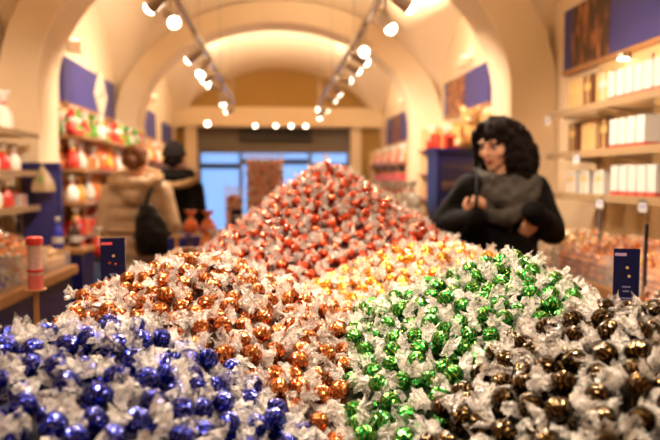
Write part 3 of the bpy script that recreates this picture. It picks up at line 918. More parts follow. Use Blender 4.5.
# ================================================================== pick-and-mix counters
def simple_candy(name, m, seed):
    rnd = random.Random(seed)
    mb = MB(); mb.cur = 0
    mb.add((ICV * 1.0).tolist(), ICF)
    mb.cur = 1
    for sgn in (1, -1):
        vs, fs = tail_arrays(seed + sgn, n=8, rows=(0.0, 0.14, 0.6, 1.0), L=0.015, size=0.62)
        mb.add((np.array(vs) * np.array([sgn, sgn, 1])).tolist(), fs)
    return mb.mesh(name, [m, FILM])
def candy_bin(x0, x1, y0, y1, zb, peak, name, mats, label, group, seed, spacing=0.036, limit=150, vis=True):
    """heap of loose small sweets inside the bin: the top ones single, the rest a joined heap"""
    rng = np.random.default_rng(seed); rnd = random.Random(seed)
    meshes = [simple_candy(name, m, seed + i) for i, m in enumerate(mats)]
    cx, cy = (x0 + x1) / 2, (y0 + y1) / 2
    def hz(x, y):
        u = (x - cx) / ((x1 - x0) / 2); v = (y - cy) / ((y1 - y0) / 2)
        return zb + peak * (1 - 0.40 * u * u) * (1 - 0.40 * v * v)
    pts = []
    for _ in range(3500):
        x = rng.uniform(x0 + 0.022, x1 - 0.022); y = rng.uniform(y0 + 0.022, y1 - 0.022); z = hz(x, y)
        if all((x - q[0]) ** 2 + (y - q[1]) ** 2 + (z - q[2]) ** 2 > spacing ** 2 for q in pts): pts.append((x, y, z))
    for p in pts[:limit]:
        o = link(name, rnd.choice(meshes)); o.location = (p[0], p[1], p[2] + 0.004)
        o.rotation_euler = (rnd.uniform(0, 6), rnd.uniform(-0.5, 0.5), rnd.uniform(0, 6))
        tag(o, label, 'candy', group)
    g = 12; vs = []; fs = []
    for j in range(g + 1):
        for i in range(g + 1):
            x = x0 + 0.022 + (x1 - x0 - 0.044) * i / g; y = y0 + 0.022 + (y1 - y0 - 0.044) * j / g
            vs.append((x, y, hz(x, y) - 0.012))
    for j in range(g):
        for i in range(g): fs.append((j * (g + 1) + i, j * (g + 1) + i + 1, (j + 1) * (g + 1) + i + 1, (j + 1) * (g + 1) + i))
    n = len(vs); per = [i for i in range(g + 1)] + [j * (g + 1) + g for j in range(1, g + 1)] + [g * (g + 1) + i for i in range(g - 1, -1, -1)] + [j * (g + 1) for j in range(g - 1, 0, -1)]
    for k, i in enumerate(per): vs.append((vs[i][0], vs[i][1], zb + 0.004))
    for k in range(len(per)): k2 = (k + 1) % len(per); fs.append((per[k], n + k, n + k2, per[k2]))
    fs.append(tuple(n + k for k in range(len(per))))
    mb = MB(); mb.cur = 0; mb.add(vs, fs)
    mb.cur = 1
    for k in range(int((y1 - y0) / 0.031)):
        for l in range(int(peak * 0.62 / 0.028)):
            yy = y0 + 0.018 + k * 0.031 + 0.012 * (l % 2); zz = zb + 0.016 + l * 0.027
            if yy < y1 - 0.014:
                for xx in ((x0 + 0.016), (x1 - 0.016)):
                    mb.cur = rnd.choice((0, 1)); mb.add((ICV * 1.0 + np.array((xx + rnd.uniform(-0.001, 0.002), yy, zz))).tolist(), ICF)
    for k in range(int((x1 - x0) / 0.031)):
        for l in range(int(peak * 0.62 / 0.028)):
            xx = x0 + 0.018 + k * 0.031 + 0.012 * (l % 2); zz = zb + 0.016 + l * 0.027
            if xx < x1 - 0.014: mb.cur = rnd.choice((0, 1)); mb.add((ICV * 1.0 + np.array((xx, y0 + 0.016, zz))).tolist(), ICF)
    mb.cur = 1
    for x, y, z in pts[limit:]: mb.add((ICV + np.array((x, y, z))).tolist(), ICF)
    o = link(name + '_heap', mb.mesh(name + '_heap', [mats[0], mats[-1]]))
    tag(o, 'lower layers of ' + label, 'candy heap', kind='stuff')

PEACH = mat('peach_foil', (0.80, 0.30, 0.10), 0.35, metal=0.3, coat=0.5)
CREAMF = mat('cream_foil', (0.78, 0.52, 0.28), 0.35, metal=0.3, coat=0.5)
COPPERF = mat('copper_foil', (0.52, 0.15, 0.03), 0.35, metal=0.5, coat=0.5)
TANF = mat('tan_foil', (0.45, 0.24, 0.07), 0.35, metal=0.5, coat=0.5)
SILV = mat('silver_foil', (0.55, 0.48, 0.42), 0.3, metal=0.7)
DARKF = mat('dark_foil', (0.06, 0.035, 0.03), 0.3, metal=0.5, coat=0.5)

def counter(x0, x1, y0, y1, h, label, wood_front):
    cx, cy = (x0 + x1) / 2, (y0 + y1) / 2
    t = thing('sweet_counter', (cx, cy, 0), label, 'counter')
    a, b = (x1 - x0) / 2, (y1 - y0) / 2
    MB().span(-a + 0.03, a - 0.03, -b + 0.03, b - 0.03, 0.08, h - 0.05).build('cabinet_body', wood_front, t)
    MB().span(-a + 0.06, a - 0.06, -b + 0.06, b - 0.06, 0.0, 0.08).build('plinth', DARKWOOD, t)
    MB().span(-a, a, -b, b, h - 0.05, h).build('counter_top', WOOD, t, bevel=0.006)
    return t
counter(1.40, 1.96, 1.75, 3.68, 0.93, 'wooden counter with acrylic sweet bins below the glass shelves', DARKWOOD)
counter(-1.80, -1.14, 2.1, 3.80, 0.90, 'navy counter with a wooden top and sweet bins by the left wall', NAVY)

def acrylic_bin(x0, x1, y0, y1, z0, h, label, group=None):
    t = thing('acrylic_bin', ((x0 + x1) / 2, (y0 + y1) / 2, z0), label, 'bin', group)
    a, b = (x1 - x0) / 2, (y1 - y0) / 2
    MB().span(-a, a, -b, b, 0, 0.004).build('bottom', ACRYL, t)
    for w in ((-a, -a + 0.004, -b, b), (a - 0.004, a, -b, b), (-a, a, -b, -b + 0.004), (-a, a, b - 0.004, b)):
        MB().span(w[0], w[1], w[2], w[3], 0.004, h).build('side', ACRYL, t)
RB = [(3.18, 3.66, 'tan_sweet', [TANF, COPPERF, CREAMF], 'tan wrapped sweet in the bin beside the woman'),
      (2.66, 3.16, 'peach_sweet', [PEACH, CREAMF, COPPERF], 'peach wrapped sweet in the middle bin on the wooden counter'),
      (2.16, 2.64, 'orange_sweet', [PEACH, GOLDBAG, CREAMF], 'orange wrapped sweet in the bin nearest the navy flag')]
for i, (y0, y1, nm, ms, lb) in enumerate(RB):
    acrylic_bin(1.42, 1.94, y0, y1, 0.932, 0.13, 'clear acrylic bin of %ss on the wooden counter' % nm.replace('_', ' '))
    candy_bin(1.43, 1.93, y0 + 0.008, y1 - 0.008, 0.938, 0.17, nm, ms, lb, nm.replace('_', ' ') + 's on the wooden counter', 40 + i, 0.037, 190)
acrylic_bin(1.10, 1.36, 1.78, 2.06, 0.82, 0.16, 'clear acrylic bin of dark and silver sweets on the low stand')
candy_bin(1.108, 1.352, 1.788, 2.052, 0.826, 0.20, 'dark_sweet', [DARKF, SILV, COPPERF], 'dark or silver wrapped sweet in the bin on the low stand', 'sweets on the low stand', 51, 0.034, 120)
t = thing('bin_stand', (1.23, 1.92, 0), 'low dark wooden stand carrying the bin of dark sweets', 'stand')
MB().span(-0.15, 0.15, -0.16, 0.16, 0.79, 0.818).build('top', DARKWOOD, t, bevel=0.004)
for sx in (-1, 1):
    for sy in (-1, 1): MB().span(sx * 0.12 - 0.02, sx * 0.12 + 0.02, sy * 0.13 - 0.02, sy * 0.13 + 0.02, 0, 0.79).build('leg', DARKWOOD, t)
LB = [(3.05, 3.42, 'pink_sweet', [PEACH, CREAMF, WHITEBAG], 'peach and white wrapped sweet in the big bin on the navy counter'),
      (3.46, 3.78, 'cream_sweet', [CREAMF, TANF, CREAMF], 'cream wrapped sweet in the small bin on the navy counter')]
for i, (y0, y1, nm, ms, lb) in enumerate(LB):
    h = 0.14 if i == 0 else 0.08
    acrylic_bin(-1.76, -1.18, y0, y1, 0.902, h, 'clear acrylic bin of %ss on the navy counter' % nm.replace('_', ' '))
    candy_bin(-1.75, -1.19, y0 + 0.008, y1 - 0.008, 0.908, 0.24 if i == 0 else 0.12, nm, ms, lb, nm.replace('_', ' ') + 's on the navy counter', 60 + i, 0.037, 170)
acrylic_bin(-1.76, -1.18, 2.6, 3.01, 0.902, 0.14, 'clear acrylic bin of blue sweets on the navy counter')
candy_bin(-1.75, -1.19, 2.608, 3.002, 0.908, 0.15, 'blue_sweet', [BLUEC, SILV], 'blue or silver wrapped sweet on the navy counter', 'blue sweets on the navy counter', 66, 0.04, 60)

def flag(loc, h, rz, label, zb):
    t = thing('navy_flag', loc, label, 'sign', rz=rz)
    MB().cyl((0, 0, 0), (0, 0, zb + h), 0.004, 0.004, 8).build('stick', mat('grey_stick', (0.32, 0.24, 0.22), 0.4), t)
    MB().span(-0.028, 0.028, -0.009, -0.004, zb, zb + h).build('card', CARDNAVY, t)
    MB().span(-0.02, 0.02, -0.0102, -0.009, zb + h * 0.6, zb + h * 0.68).build('printed_line', WHITE, t)
flag((1.47, 2.79, 0.95), 0.13, R(62), 'narrow navy card on a stick standing in the peach sweets', 0.17)
flag((1.205, 1.99, 0.83), 0.20, R(60), 'tall navy card on a stick standing in the dark sweets', 0.22)
flag((-1.26, 3.28, 0.93), 0.09, R(-50), 'blue card on a stick standing in the peach and white sweets', 0.20)

# ================================================================== left wall: near shelves, navy upright panel
LZ = [1.68, 1.44, 1.22]
t = thing('bag_shelving', (X0, 3.1, 0.95), 'wall shelving with wooden shelves full of bags beside the first pier', 'shelving')
MB().span(0, 0.025, -1.1, 1.22, 0.0, 1.0).build('back_panel', SHELFBACK, t)
for z in LZ:
    sh = MB().span(0.025, 0.29, -1.1, 1.22, z - 0.975, z - 0.95).build('shelf', SHELFBACK, t, bevel=0.003)
    MB().span(0.29, 0.297, -1.1, 1.22, z - 0.98, z - 0.943).build('front_rail', MATS['shelf_edge'], sh)
for y in (3.62, 3.84, 4.06): stock(bag_white, (-1.64, y, LZ[0] + 0.001), 'on the top bag shelf', R(90), 1.3)
stock(plush_red, (-1.63, 3.42, LZ[0] + 0.001), 'on the top bag shelf', R(70), 0.9)
for i, y in enumerate((3.40, 3.56, 3.72, 3.88, 4.04, 4.2)):
    stock((bag_red, bag_white)[i % 2], (-1.64, y, LZ[1] + 0.001), 'on the middle bag shelf', R(90), 0.92)
    stock((bag_white, bag_red, box_white)[i % 3], (-1.64, y + 0.03, LZ[2] + 0.001), 'on the lowest bag shelf', R(90), 0.92)
# clear bag hung from the end of the shelf
t = thing('hanging_bag', (-1.50, 4.30, 1.475), 'clear cellophane bag with green star label hanging from the shelf end', 'bag')
MB().lathe([(0.055, -0.165), (0.062, -0.15), (0.052, -0.10), (0.034, -0.05), (0.012, -0.012), (0.008, 0.0)], 16, sx=1.25, sy=0.6, wob=lambda k, a: 1 + 0.07 * math.sin(5 * a + k)).build('pouch', mat('beige_film', (0.62, 0.44, 0.24), 0.3, alpha=0.75, bump=0.4, coat=0.5), t)
st = MB()
sp = [(0.02 * (1 if k % 2 else 0.45) * math.cos(PI * k / 5), -0.040, -0.085 + 0.02 * (1 if k % 2 else 0.45) * math.sin(PI * k / 5)) for k in range(10)]
st.add(sp + [(p[0], p[1] + 0.004, p[2]) for p in sp], [tuple(range(10)), tuple(range(19, 9, -1))] + [(k, (k + 1) % 10, 10 + (k + 1) % 10, 10 + k) for k in range(10)])
st.build('star_label', GREENBAG, t)
MB().tube([(0, 0, 0), (0, 0, 0.02), (-0.03, 0, 0.028), (-0.09, 0, 0.025)], 0.003, 6).build('hook', METAL, t)
t = thing('navy_upright', (-1.55, 4.40, 0), 'tall navy upright panel standing against the first left pier', 'panel')
MB().span(-0.11, 0.13, -0.03, 0.03, 0, 1.50).build('board', NAVY, t, bevel=0.004)
MB().span(-0.10, 0.12, -0.036, -0.03, 0.95, 1.44).build('printed_field', SIGNBLUE, t)
# blue bottle and dark bottles on the counter end
def bottle(loc, m, cap, label):
    t = thing('sweet_bottle', loc, label, 'bottle')
    MB().lathe([(0.03, 0), (0.034, 0.006), (0.034, 0.09), (0.02, 0.12), (0.012, 0.135), (0.012, 0.16)], 16).build('body', m, t, smooth=True)
    MB().lathe([(0.015, 0.158), (0.015, 0.182), (0.010, 0.186)], 14).build('cap', cap, t, smooth=True)
    MB().lathe([(0.0348, 0.03), (0.0348, 0.07)], 16).build('label_band', WHITE, t)
bottle((-1.30, 3.95, 0.98), BLUEC, WHITE, 'blue bottle with white cap in front of the navy upright panel')
bottle((-1.22, 4.02, 0.98), DARKWOOD, GOLDC, 'dark bottle with gold cap next to the blue bottle')
t = thing('bottle_stand', (-1.27, 4.0, 0), 'small navy pedestal carrying two bottles', 'stand')
MB().span(-0.13, 0.13, -0.12, 0.12, 0, 0.95).build('column', NAVY, t)
MB().span(-0.14, 0.14, -0.13, 0.13, 0.95, 0.978).build('top', WOOD, t, bevel=0.004)

# ================================================================== left wall: colourful gift shelves under the diamond sign
t = thing('gift_shelving', (X0, 6.2, 0), 'tall wooden shelving packed with colourful gift bags under the diamond sign', 'shelving')
MB().span(0, 0.025, -1.30, 1.28, 0, 2.0).build('back_panel', SHELFBACK, t)
for y in (1.27,): MB().span(0.025, 0.36, y - 0.015, y + 0.015, 0, 1.95).build('side_panel', SHELFBACK, t)
GZ = [1.72, 1.47, 1.22, 0.97, 0.74]
for z in GZ:
    MB().span(0.025, 0.40, -1.27, 1.25, z - 0.025, z).build('shelf', WOOD, t)
MB().span(0.025, 0.37, -1.27, 1.25, 0.0, 0.70).build('base_cabinet', NAVY, t)
for y in (-0.64, 0.0, 0.62): MB().span(0.370, 0.376, y - 0.004, y + 0.004, 0.05, 0.68).build('door_gap', DARKFRAME, t)
rowname = ['on the top gift shelf', 'on the second gift shelf', 'on the third gift shelf', 'on the fourth gift shelf', 'on the lowest gift shelf']
rowsel = [[plush_red, plush_green, bag_red, bag_green, bag_white, plush_green, plush_red],
          [bag_red, bag_white, box_gold, bag_white, bag_orange, plush_red, bag_gold],
          [bag_white, bag_gold, bag_white, bag_orange, bag_gold, box_red, bag_white],
          [bag_red, box_red, bag_white, plush_red, bag_red, bag_gold, box_red],
          [bag_red, bag_red, plush_red, box_red, bag_orange, bag_red, box_white]]
rnd = random.Random(3)
for k, z in enumerate(GZ):
    for layer, xx in ((0, -1.52), (1, -1.67)):
        for i in range(14):
            y = 4.99 + i * 0.178 + layer * 0.05 + rnd.uniform(-0.02, 0.02)
            if y > 7.38: continue
            p = rowsel[k][(i + layer * 3) % 7]
            stock(p, (xx + rnd.uniform(-0.02, 0.02), y, z + 0.001), rowname[k], R(90) + rnd.uniform(-0.4, 0.4), min(rnd.uniform(1.02, 1.17), 1.08 if 'plush' in p.name and k > 0 else 2) if layer == 0 else 1.08)
t = thing('glass_case', (-1.25, 4.43, 0), 'low glass-fronted display case beside the navy upright panel', 'display case')
MB().span(-0.15, 0.15, -0.14, 0.14, 0.0, 0.35).build('base', NAVY, t)
MB().span(-0.15, 0.15, -0.14, 0.14, 0.85, 0.88).build('top', DARKFRAME, t, bevel=0.004)
for x, y in ((-0.14, -0.13), (0.14, -0.13), (-0.14, 0.13), (0.14, 0.13)): MB().span(x - 0.01, x + 0.01, y - 0.01, y + 0.01, 0.35, 0.85).build('post', METAL, t)
MB().span(-0.13, 0.13, -0.135, -0.13, 0.35, 0.85).build('pane', mat('blue_glass', (0.12, 0.22, 0.40), 0.1, alpha=0.5), t)
MB().span(-0.13, 0.13, -0.12, 0.12, 0.58, 0.59).build('inner_shelf', SHELFGLASS, t)
for x, y, p in ((-0.08, -0.07, bag_red), (0.07, -0.07, bag_red), (0.07, 0.06, box_red), (-0.08, 0.07, plush_red)):
    stock(p, (-1.25 + x, 4.43 + y, 0.882), 'on top of the low glass case', rnd.uniform(0, 3), 1.0)

# ================================================================== middle displays behind the big table
def table(name, x0, x1, y0, y1, h, label):
    t = thing(name, ((x0 + x1) / 2, (y0 + y1) / 2, 0), label, 'display table')
    a, b = (x1 - x0) / 2, (y1 - y0) / 2
    MB().span(-a, a, -b, b, h - 0.04, h).build('top', WOOD, t, bevel=0.005)
    MB().span(-a + 0.05, a - 0.05, -b + 0.05, b - 0.05, h - 0.16, h - 0.04).build('apron', NAVY, t)
    for sx in (-1, 1):
        for sy in (-1, 1): MB().span(sx * (a - 0.05) - 0.03, sx * (a - 0.05) + 0.03, sy * (b - 0.05) - 0.03, sy * (b - 0.05) + 0.03, 0, h - 0.04).build('leg', NAVY, t)
table('display_table', -0.62, 0.40, 3.10, 4.10, 0.95, 'navy display table carrying the clear candy towers')
table('display_table', 0.45, 1.22, 5.0, 5.9, 1.12, 'navy display table carrying white gift bags')

def candy_tower(x0, x1, y0, y1, z0, z1, label, clabel, seed):
    t = thing('candy_tower', ((x0 + x1) / 2, (y0 + y1) / 2, z0), label, 'dispenser')
    a, b = (x1 - x0) / 2, (y1 - y0) / 2; h = z1 - z0
    for w in ((-a, -a + 0.004, -b, b), (a - 0.004, a, -b, b), (-a, a, -b, -b + 0.004), (-a, a, b - 0.004, b)):
        MB().span(w[0], w[1], w[2], w[3], 0.01, h).build('side', ACRYL, t)
    MB().span(-a - 0.01, a + 0.01, -b - 0.01, b + 0.01, 0, 0.01).build('foot', METAL, t)
    rim = MB()
    for w in ((-a - 0.003, -a + 0.006, -b, b), (a - 0.006, a + 0.003, -b, b), (-a, a, -b - 0.003, -b + 0.006), (-a, a, b - 0.006, b + 0.003)): rim.span(w[0], w[1], w[2], w[3], h, h + 0.012)
    rim.build('rim', ACRYL, t)
    rn = random.Random(seed)
    ms = [simple_candy('tower_sweet', m, seed + i) for i, m in enumerate((ORANGEBAG, MATS['red_foil'], PEACH, CREAMF))]
    n = 0; d = 0.031
    top = h - 0.035
    zz = 0.03
    row = 0
    while zz < top:
        for (ax, sgn) in (('y', -1), ('x', 1), ('x', -1)):
            L = a if ax == 'y' else b
            k = int((2 * L - 0.03) / d)
            for i in range(k + 1):
                u = -L + 0.02 + (2 * L - 0.04) * (i + 0.5 * (row % 2)) / max(1, k)
                if u > L - 0.018: continue
                p = (u, -b + 0.019, zz) if ax == 'y' else (sgn * (a - 0.019), u, zz)
                if ax == 'x' and u < -b + 0.045: continue
                if n >= 300: continue
                o = link('tower_sweet', rn.choice(ms)); n += 1
                o.location = ((x0 + x1) / 2 + p[0], (y0 + y1) / 2 + p[1] + rn.uniform(0, 0.004), z0 + p[2])
                o.rotation_euler = (rn.uniform(0, 6), rn.uniform(0, 6), rn.uniform(0, 6)); o.scale = (0.85,) * 3
                tag(o, clabel, 'candy', clabel.replace('sweet', 'sweets'))
        zz += d * 0.9; row += 1
    o = MB().span(x0 + 0.03, x1 - 0.03, y0 + 0.03, y1 - 0.03, z0 + 0.012, z0 + top).build('tower_sweet_core', mat('sweet_mass', (0.62, 0.22, 0.09), 0.5, var=0.6, vscale=45, bump=0.8, bscale=40))
    tag(o, 'mass of %s' % clabel.replace('sweet', 'sweets'), 'candy heap', kind='stuff')
candy_tower(-0.156, 0.05, 3.40, 3.60, 0.951, 1.52, 'tall clear square tower filled with red wrapped sweets', 'red wrapped sweet inside the tall clear tower', 71)
candy_tower(-0.27, -0.172, 3.42, 3.55, 0.951, 1.345, 'short clear square tower filled with red wrapped sweets', 'red wrapped sweet inside the short clear tower', 81)
flag((-0.20, 3.30, 0.951), 0.10, R(30), 'small dark card on a stick in front of the clear towers', 0.19)
for x, y, s in ((-0.50, 3.86, 0.72), (-0.40, 3.88, 0.70)): stock(bag_orange, (x, y, 1.072), 'on the little blue riser', 0.3, s)
t = thing('riser', (-0.45, 3.86, 0.951), 'small blue riser box under the orange bags', 'riser')
MB().span(-0.12, 0.12, -0.09, 0.09, 0, 0.118).build('body', BLUEC, t, bevel=0.003)
MB().span(-0.10, 0.10, -0.093, -0.09, 0.02, 0.10).build('front_print', SIGNBLUE, t)
stock(box_blue, (-0.42, 3.68, 0.952), 'on the table with the clear towers', 0.2, 1.1)
stock(box_blue, (-0.55, 3.70, 0.952), 'on the table with the clear towers', -0.1, 1.0)
stock(bag_red, (-0.29, 3.24, 0.952), 'on the table with the clear towers', 0.2, 1.0)
stock(bag_orange, (-0.36, 3.45, 0.952), 'on the table with the clear towers', 0.5, 1.0)
for i, (x, y) in enumerate(((0.72, 5.12), (0.86, 5.16), (1.0, 5.12), (1.12, 5.2), (0.78, 5.32), (0.95, 5.35), (1.1, 5.4), (0.60, 5.2))):
    stock(bag_white, (x, y, 1.121), 'on the table beside the pier', i * 0.7, 1.35)
for i, (x, y) in enumerate(((0.62, 5.5), (0.8, 5.55), (1.0, 5.6))): stock(bag_red, (x, y, 1.121), 'behind the white bags on the far table', i, 1.35)

# ================================================================== right wall beyond the first pier: cabinet, teddy, parcels
t = thing('navy_cabinet', (1.47, 5.12, 0), 'tall navy cabinet with picture panels under the teddy bear', 'cabinet')
MB().span(-0.20, 0.20, -0.17, 0.17, 0.06, 1.60).build('body', NAVY, t, bevel=0.004)
MB().span(-0.22, 0.22, -0.19, 0.19, 1.60, 1.635).build('top', NAVY, t, bevel=0.004)
MB().span(-0.18, 0.18, -0.15, 0.15, 0, 0.06).build('plinth', DARKWOOD, t)
PICN = picture_mat('print_navy', (0.012, 0.016, 0.12), (0.10, 0.10, 0.30), 'dots')
PICB = picture_mat('print_bronze', (0.02, 0.015, 0.06), (0.35, 0.16, 0.06), 'dots')
for i, (z0, z1) in enumerate(((1.30, 1.54), (1.02, 1.26), (0.74, 0.98))):
    dr = MB().span(-0.16, 0.16, -0.176, -0.17, z0, z1).build('picture_panel', (PICB, PICN, PICB)[i], t)
for x, y in ((1.33, 5.04), (1.45, 5.02), (1.38, 5.16)): stock(box_red, (x, y, 1.636), 'on top of the navy cabinet', x, 1.05)
stock(bag_red, (1.30, 5.2, 1.636), 'on top of the navy cabinet', 0.4, 1.0)
t = thing('teddy_bear', (1.56, 5.02, 1.636), 'honey-coloured teddy bear sitting on the navy cabinet', 'soft toy', rz=R(-20))
b = MB(); b.ball((0, 0, 0.095), (0.085, 0.075, 0.10))
melt(b, 'body', PLUSH, t, 0.012, 3)
h = MB(); h.ball((0, -0.015, 0.245), (0.078, 0.072, 0.072)); melt(h, 'head', PLUSH, t, 0.012, 3)
for s in (-1, 1):
    e = MB().ball((s * 0.062, -0.005, 0.312), (0.030, 0.016, 0.030)).build('ear', PLUSH, t, smooth=True)
    MB().ball((s * 0.062, -0.018, 0.312), (0.018, 0.008, 0.018)).build('inner_ear', PLUSHL, e, smooth=True)
    MB().limb([(s * 0.075, -0.01, 0.16), (s * 0.105, -0.05, 0.11), (s * 0.085, -0.085, 0.085)], [0.034, 0.032, 0.030]).build('arm', PLUSH, t, smooth=True)
    lg = MB().limb([(s * 0.05, -0.03, 0.045), (s * 0.085, -0.12, 0.042)], [0.042, 0.040]).build('leg', PLUSH, t, smooth=True)
    MB().ball((s * 0.09, -0.152, 0.042), (0.028, 0.010, 0.030)).build('sole', PLUSHL, lg, smooth=True)
    MB().ball((s * 0.028, -0.083, 0.262), 0.008, 8, 6).build('eye', EYED, t, smooth=True)
sn = MB().ball((0, -0.085, 0.228), (0.036, 0.030, 0.028)).build('muzzle', PLUSHL, t, smooth=True)
MB().ball((0, -0.115, 0.238), (0.012, 0.008, 0.009)).build('nose', EYED, sn, smooth=True)

# shelves along the right wall behind the cabinet and in the last bay
def side_shelf(y0, y1, zs, label):
    t = thing('side_shelving', (X1, (y0 + y1) / 2, 0), label, 'shelving')
    b = (y1 - y0) / 2
    MB().span(-0.025, 0, -b, b, 0, zs[0] + 0.3).build('back_panel', SHELFBACK, t)
    for z in zs: MB().span(-0.34, -0.025, -b, b, z - 0.025, z).build('shelf', WOOD, t)
    for y in (-b, b): MB().span(-0.30, -0.0, y - 0.015, y + 0.015, 0, zs[0] + 0.25).build('side_panel', SHELFBACK, t)
side_shelf(5.6, 7.4, [1.72, 1.45, 1.18, 0.9], 'wooden shelving on the right wall behind the navy cabinet')
side_shelf(8.2, 11.4, [1.62, 1.32, 1.02], 'wooden shelving on the right wall of the last bay')
for k, z in enumerate((1.72, 1.45, 1.18)):
    for i in range(9):
        stock((bag_red, bag_white, box_red, bag_gold)[(i + k) % 4], (1.80, 5.72 + i * 0.19, z + 0.001), 'on the shelving behind the navy cabinet', R(-90), 1.2)
for k, z in enumerate((1.62, 1.32, 1.02)):
    for i in range(13):
        stock(([bag_red, box_gold, bag_white], [box_red, bag_red, box_red], [bag_white, box_blue, bag_red])[k][i % 3], (1.80, 8.4 + i * 0.23, z + 0.001), 'on the right shelving near the shop window', R(-90), 1.38)
t = thing('far_shelving', (X0, 9.7, 0), 'wooden shelving on the left wall near the shop window', 'shelving')
MB().span(0, 0.025, -1.6, 1.6, 0, 1.9).build('back_panel', SHELFBACK, t)
for z in (1.62, 1.32, 1.02): MB().span(0.025, 0.34, -1.6, 1.6, z - 0.025, z).build('shelf', WOOD, t)
for k, z in enumerate((1.62, 1.32, 1.02)):
    for i in range(12):
        stock((bag_white, bag_gold, bag_red)[(i + k) % 3], (-1.62, 8.25 + i * 0.25, z + 0.001), 'on the left shelving near the shop window', R(90), 1.38)

# ================================================================== people
def add_head(mb, M):
    def B(c, r): mb.ball(c, r, 16, 12, M)
    B((0, 0.014, 0.032), (0.076, 0.094, 0.092))
    B((0, -0.020, -0.030), (0.064, 0.066, 0.070))
    B((0, -0.040, -0.070), (0.046, 0.040, 0.036))
    B((0, -0.066, -0.092), (0.020, 0.017, 0.017))
    for s in (-1, 1):
        B((s * 0.040, -0.052, -0.022), (0.026, 0.026, 0.026))
        B((s * 0.028, -0.078, 0.034), (0.024, 0.010, 0.009))
        B((s * 0.077, 0.010, 0.004), (0.010, 0.020, 0.030))
        B((s * 0.009, -0.096, -0.025), (0.0085, 0.010, 0.0075))
    for k in range(6):
        t = k / 5
        B((0, -0.085 - 0.021 * t, 0.022 - 0.044 * t), (0.0075 + 0.0035 * t, 0.010, 0.010))
    B((0, -0.079, -0.055), (0.022, 0.012, 0.012))
def face_parts(parent, M):
    for s in (-1, 1):
        e = MB(); e.ball((s * 0.030, -0.0735, 0.010), (0.0135, 0.0125, 0.0105), 12, 8, M); eo = e.build('eye', EYEW, parent, smooth=True)
        i = MB(); i.ball((s * 0.030 - 0.001, -0.0845, 0.009), (0.0062, 0.003, 0.0062), 10, 6, M); i.build('iris', EYED, eo, smooth=True)
        b = MB(); b.tube([M @ Vector((s * x, y, z)) for x, y, z in ((0.012, -0.090, 0.034), (0.030, -0.089, 0.040), (0.048, -0.074, 0.034))], [0.0018, 0.0022, 0.0012], 6); b.build('eyebrow', HAIRD, parent)
        l = MB(); l.tube([M @ Vector((s * x, y, z)) for x, y, z in ((0.016, -0.083, 0.017), (0.030, -0.0875, 0.021), (0.045, -0.076, 0.015))], [0.0012, 0.0018, 0.0012], 6); l.build('eyelashes', EYED, parent)
    m = MB()
    m.tube([M @ Vector(p) for p in ((-0.021, -0.083, -0.056), (-0.007, -0.0925, -0.051), (0, -0.0915, -0.053), (0.007, -0.0925, -0.051), (0.021, -0.083, -0.056))], [0.002, 0.005, 0.0045, 0.005, 0.002], 6)
    m.tube([M @ Vector(p) for p in ((-0.018, -0.083, -0.060), (0, -0.0905, -0.064), (0.018, -0.083, -0.060))], [0.002, 0.006, 0.002], 6)
    m.build('lips', LIP, parent, smooth=True)
def add_hand(mb, wrist, d, nrm, thumb, curl, k0=0.9):
    """palm and five jointed fingers; d points along the hand, nrm out of the palm, thumb = side of the thumb"""
    start = len(mb.v)
    w = Vector(wrist); d = Vector(d).normalized(); nrm = Vector(nrm); nrm = (nrm - d * nrm.dot(d)).normalized()
    s = d.cross(nrm) * thumb
    for k in range(5):
        off = s * (0.030 - 0.0165 * k)
        mb.limb([w + off * 0.6, w + d * 0.05 + off * 0.95, w + d * 0.088 + off], [0.015, 0.013, 0.011] if k < 4 else [0.012, 0.012, 0.010], 10)
    for k, L in enumerate((0.070, 0.078, 0.073, 0.058)):
        off = s * (0.028 - 0.0190 * k)
        p = w + d * 0.088 + off; dd = d.copy(); pts = [p]
        for seg, fr in enumerate((0.45, 0.31, 0.24)):
            a = curl * (0.7, 1.0, 0.7)[seg]
            q = Quaternion(d.cross(nrm), a)
            dd = (dd * math.cos(a) + nrm_axis(dd, nrm, d) * math.sin(a)).normalized()
            p = p + dd * L * fr; pts.append(p)
        mb.limb(pts, [0.0098, 0.0092, 0.0086, 0.0075], 10)
    p0 = w + d * 0.025 + s * 0.030
    p1 = p0 + (s * 0.75 + d * 0.6 + nrm * 0.3).normalized() * 0.038
    p2 = p1 + (d * 0.8 + nrm * (0.3 + curl * 0.5) + s * 0.1).normalized() * 0.030
    p3 = p2 + (d * 0.6 + nrm * (0.3 + curl * 0.7) - s * 0.25).normalized() * 0.022
    mb.limb([p0, p1, p2, p3], [0.014, 0.0120, 0.0105, 0.0085], 10)
    mb.v[start:] = [tuple(w + (Vector(q) - w) * k0) for q in mb.v[start:]]
def nrm_axis(dd, nrm, d):
    ax = d.cross(nrm).normalized()
    return ax.cross(dd).normalized()

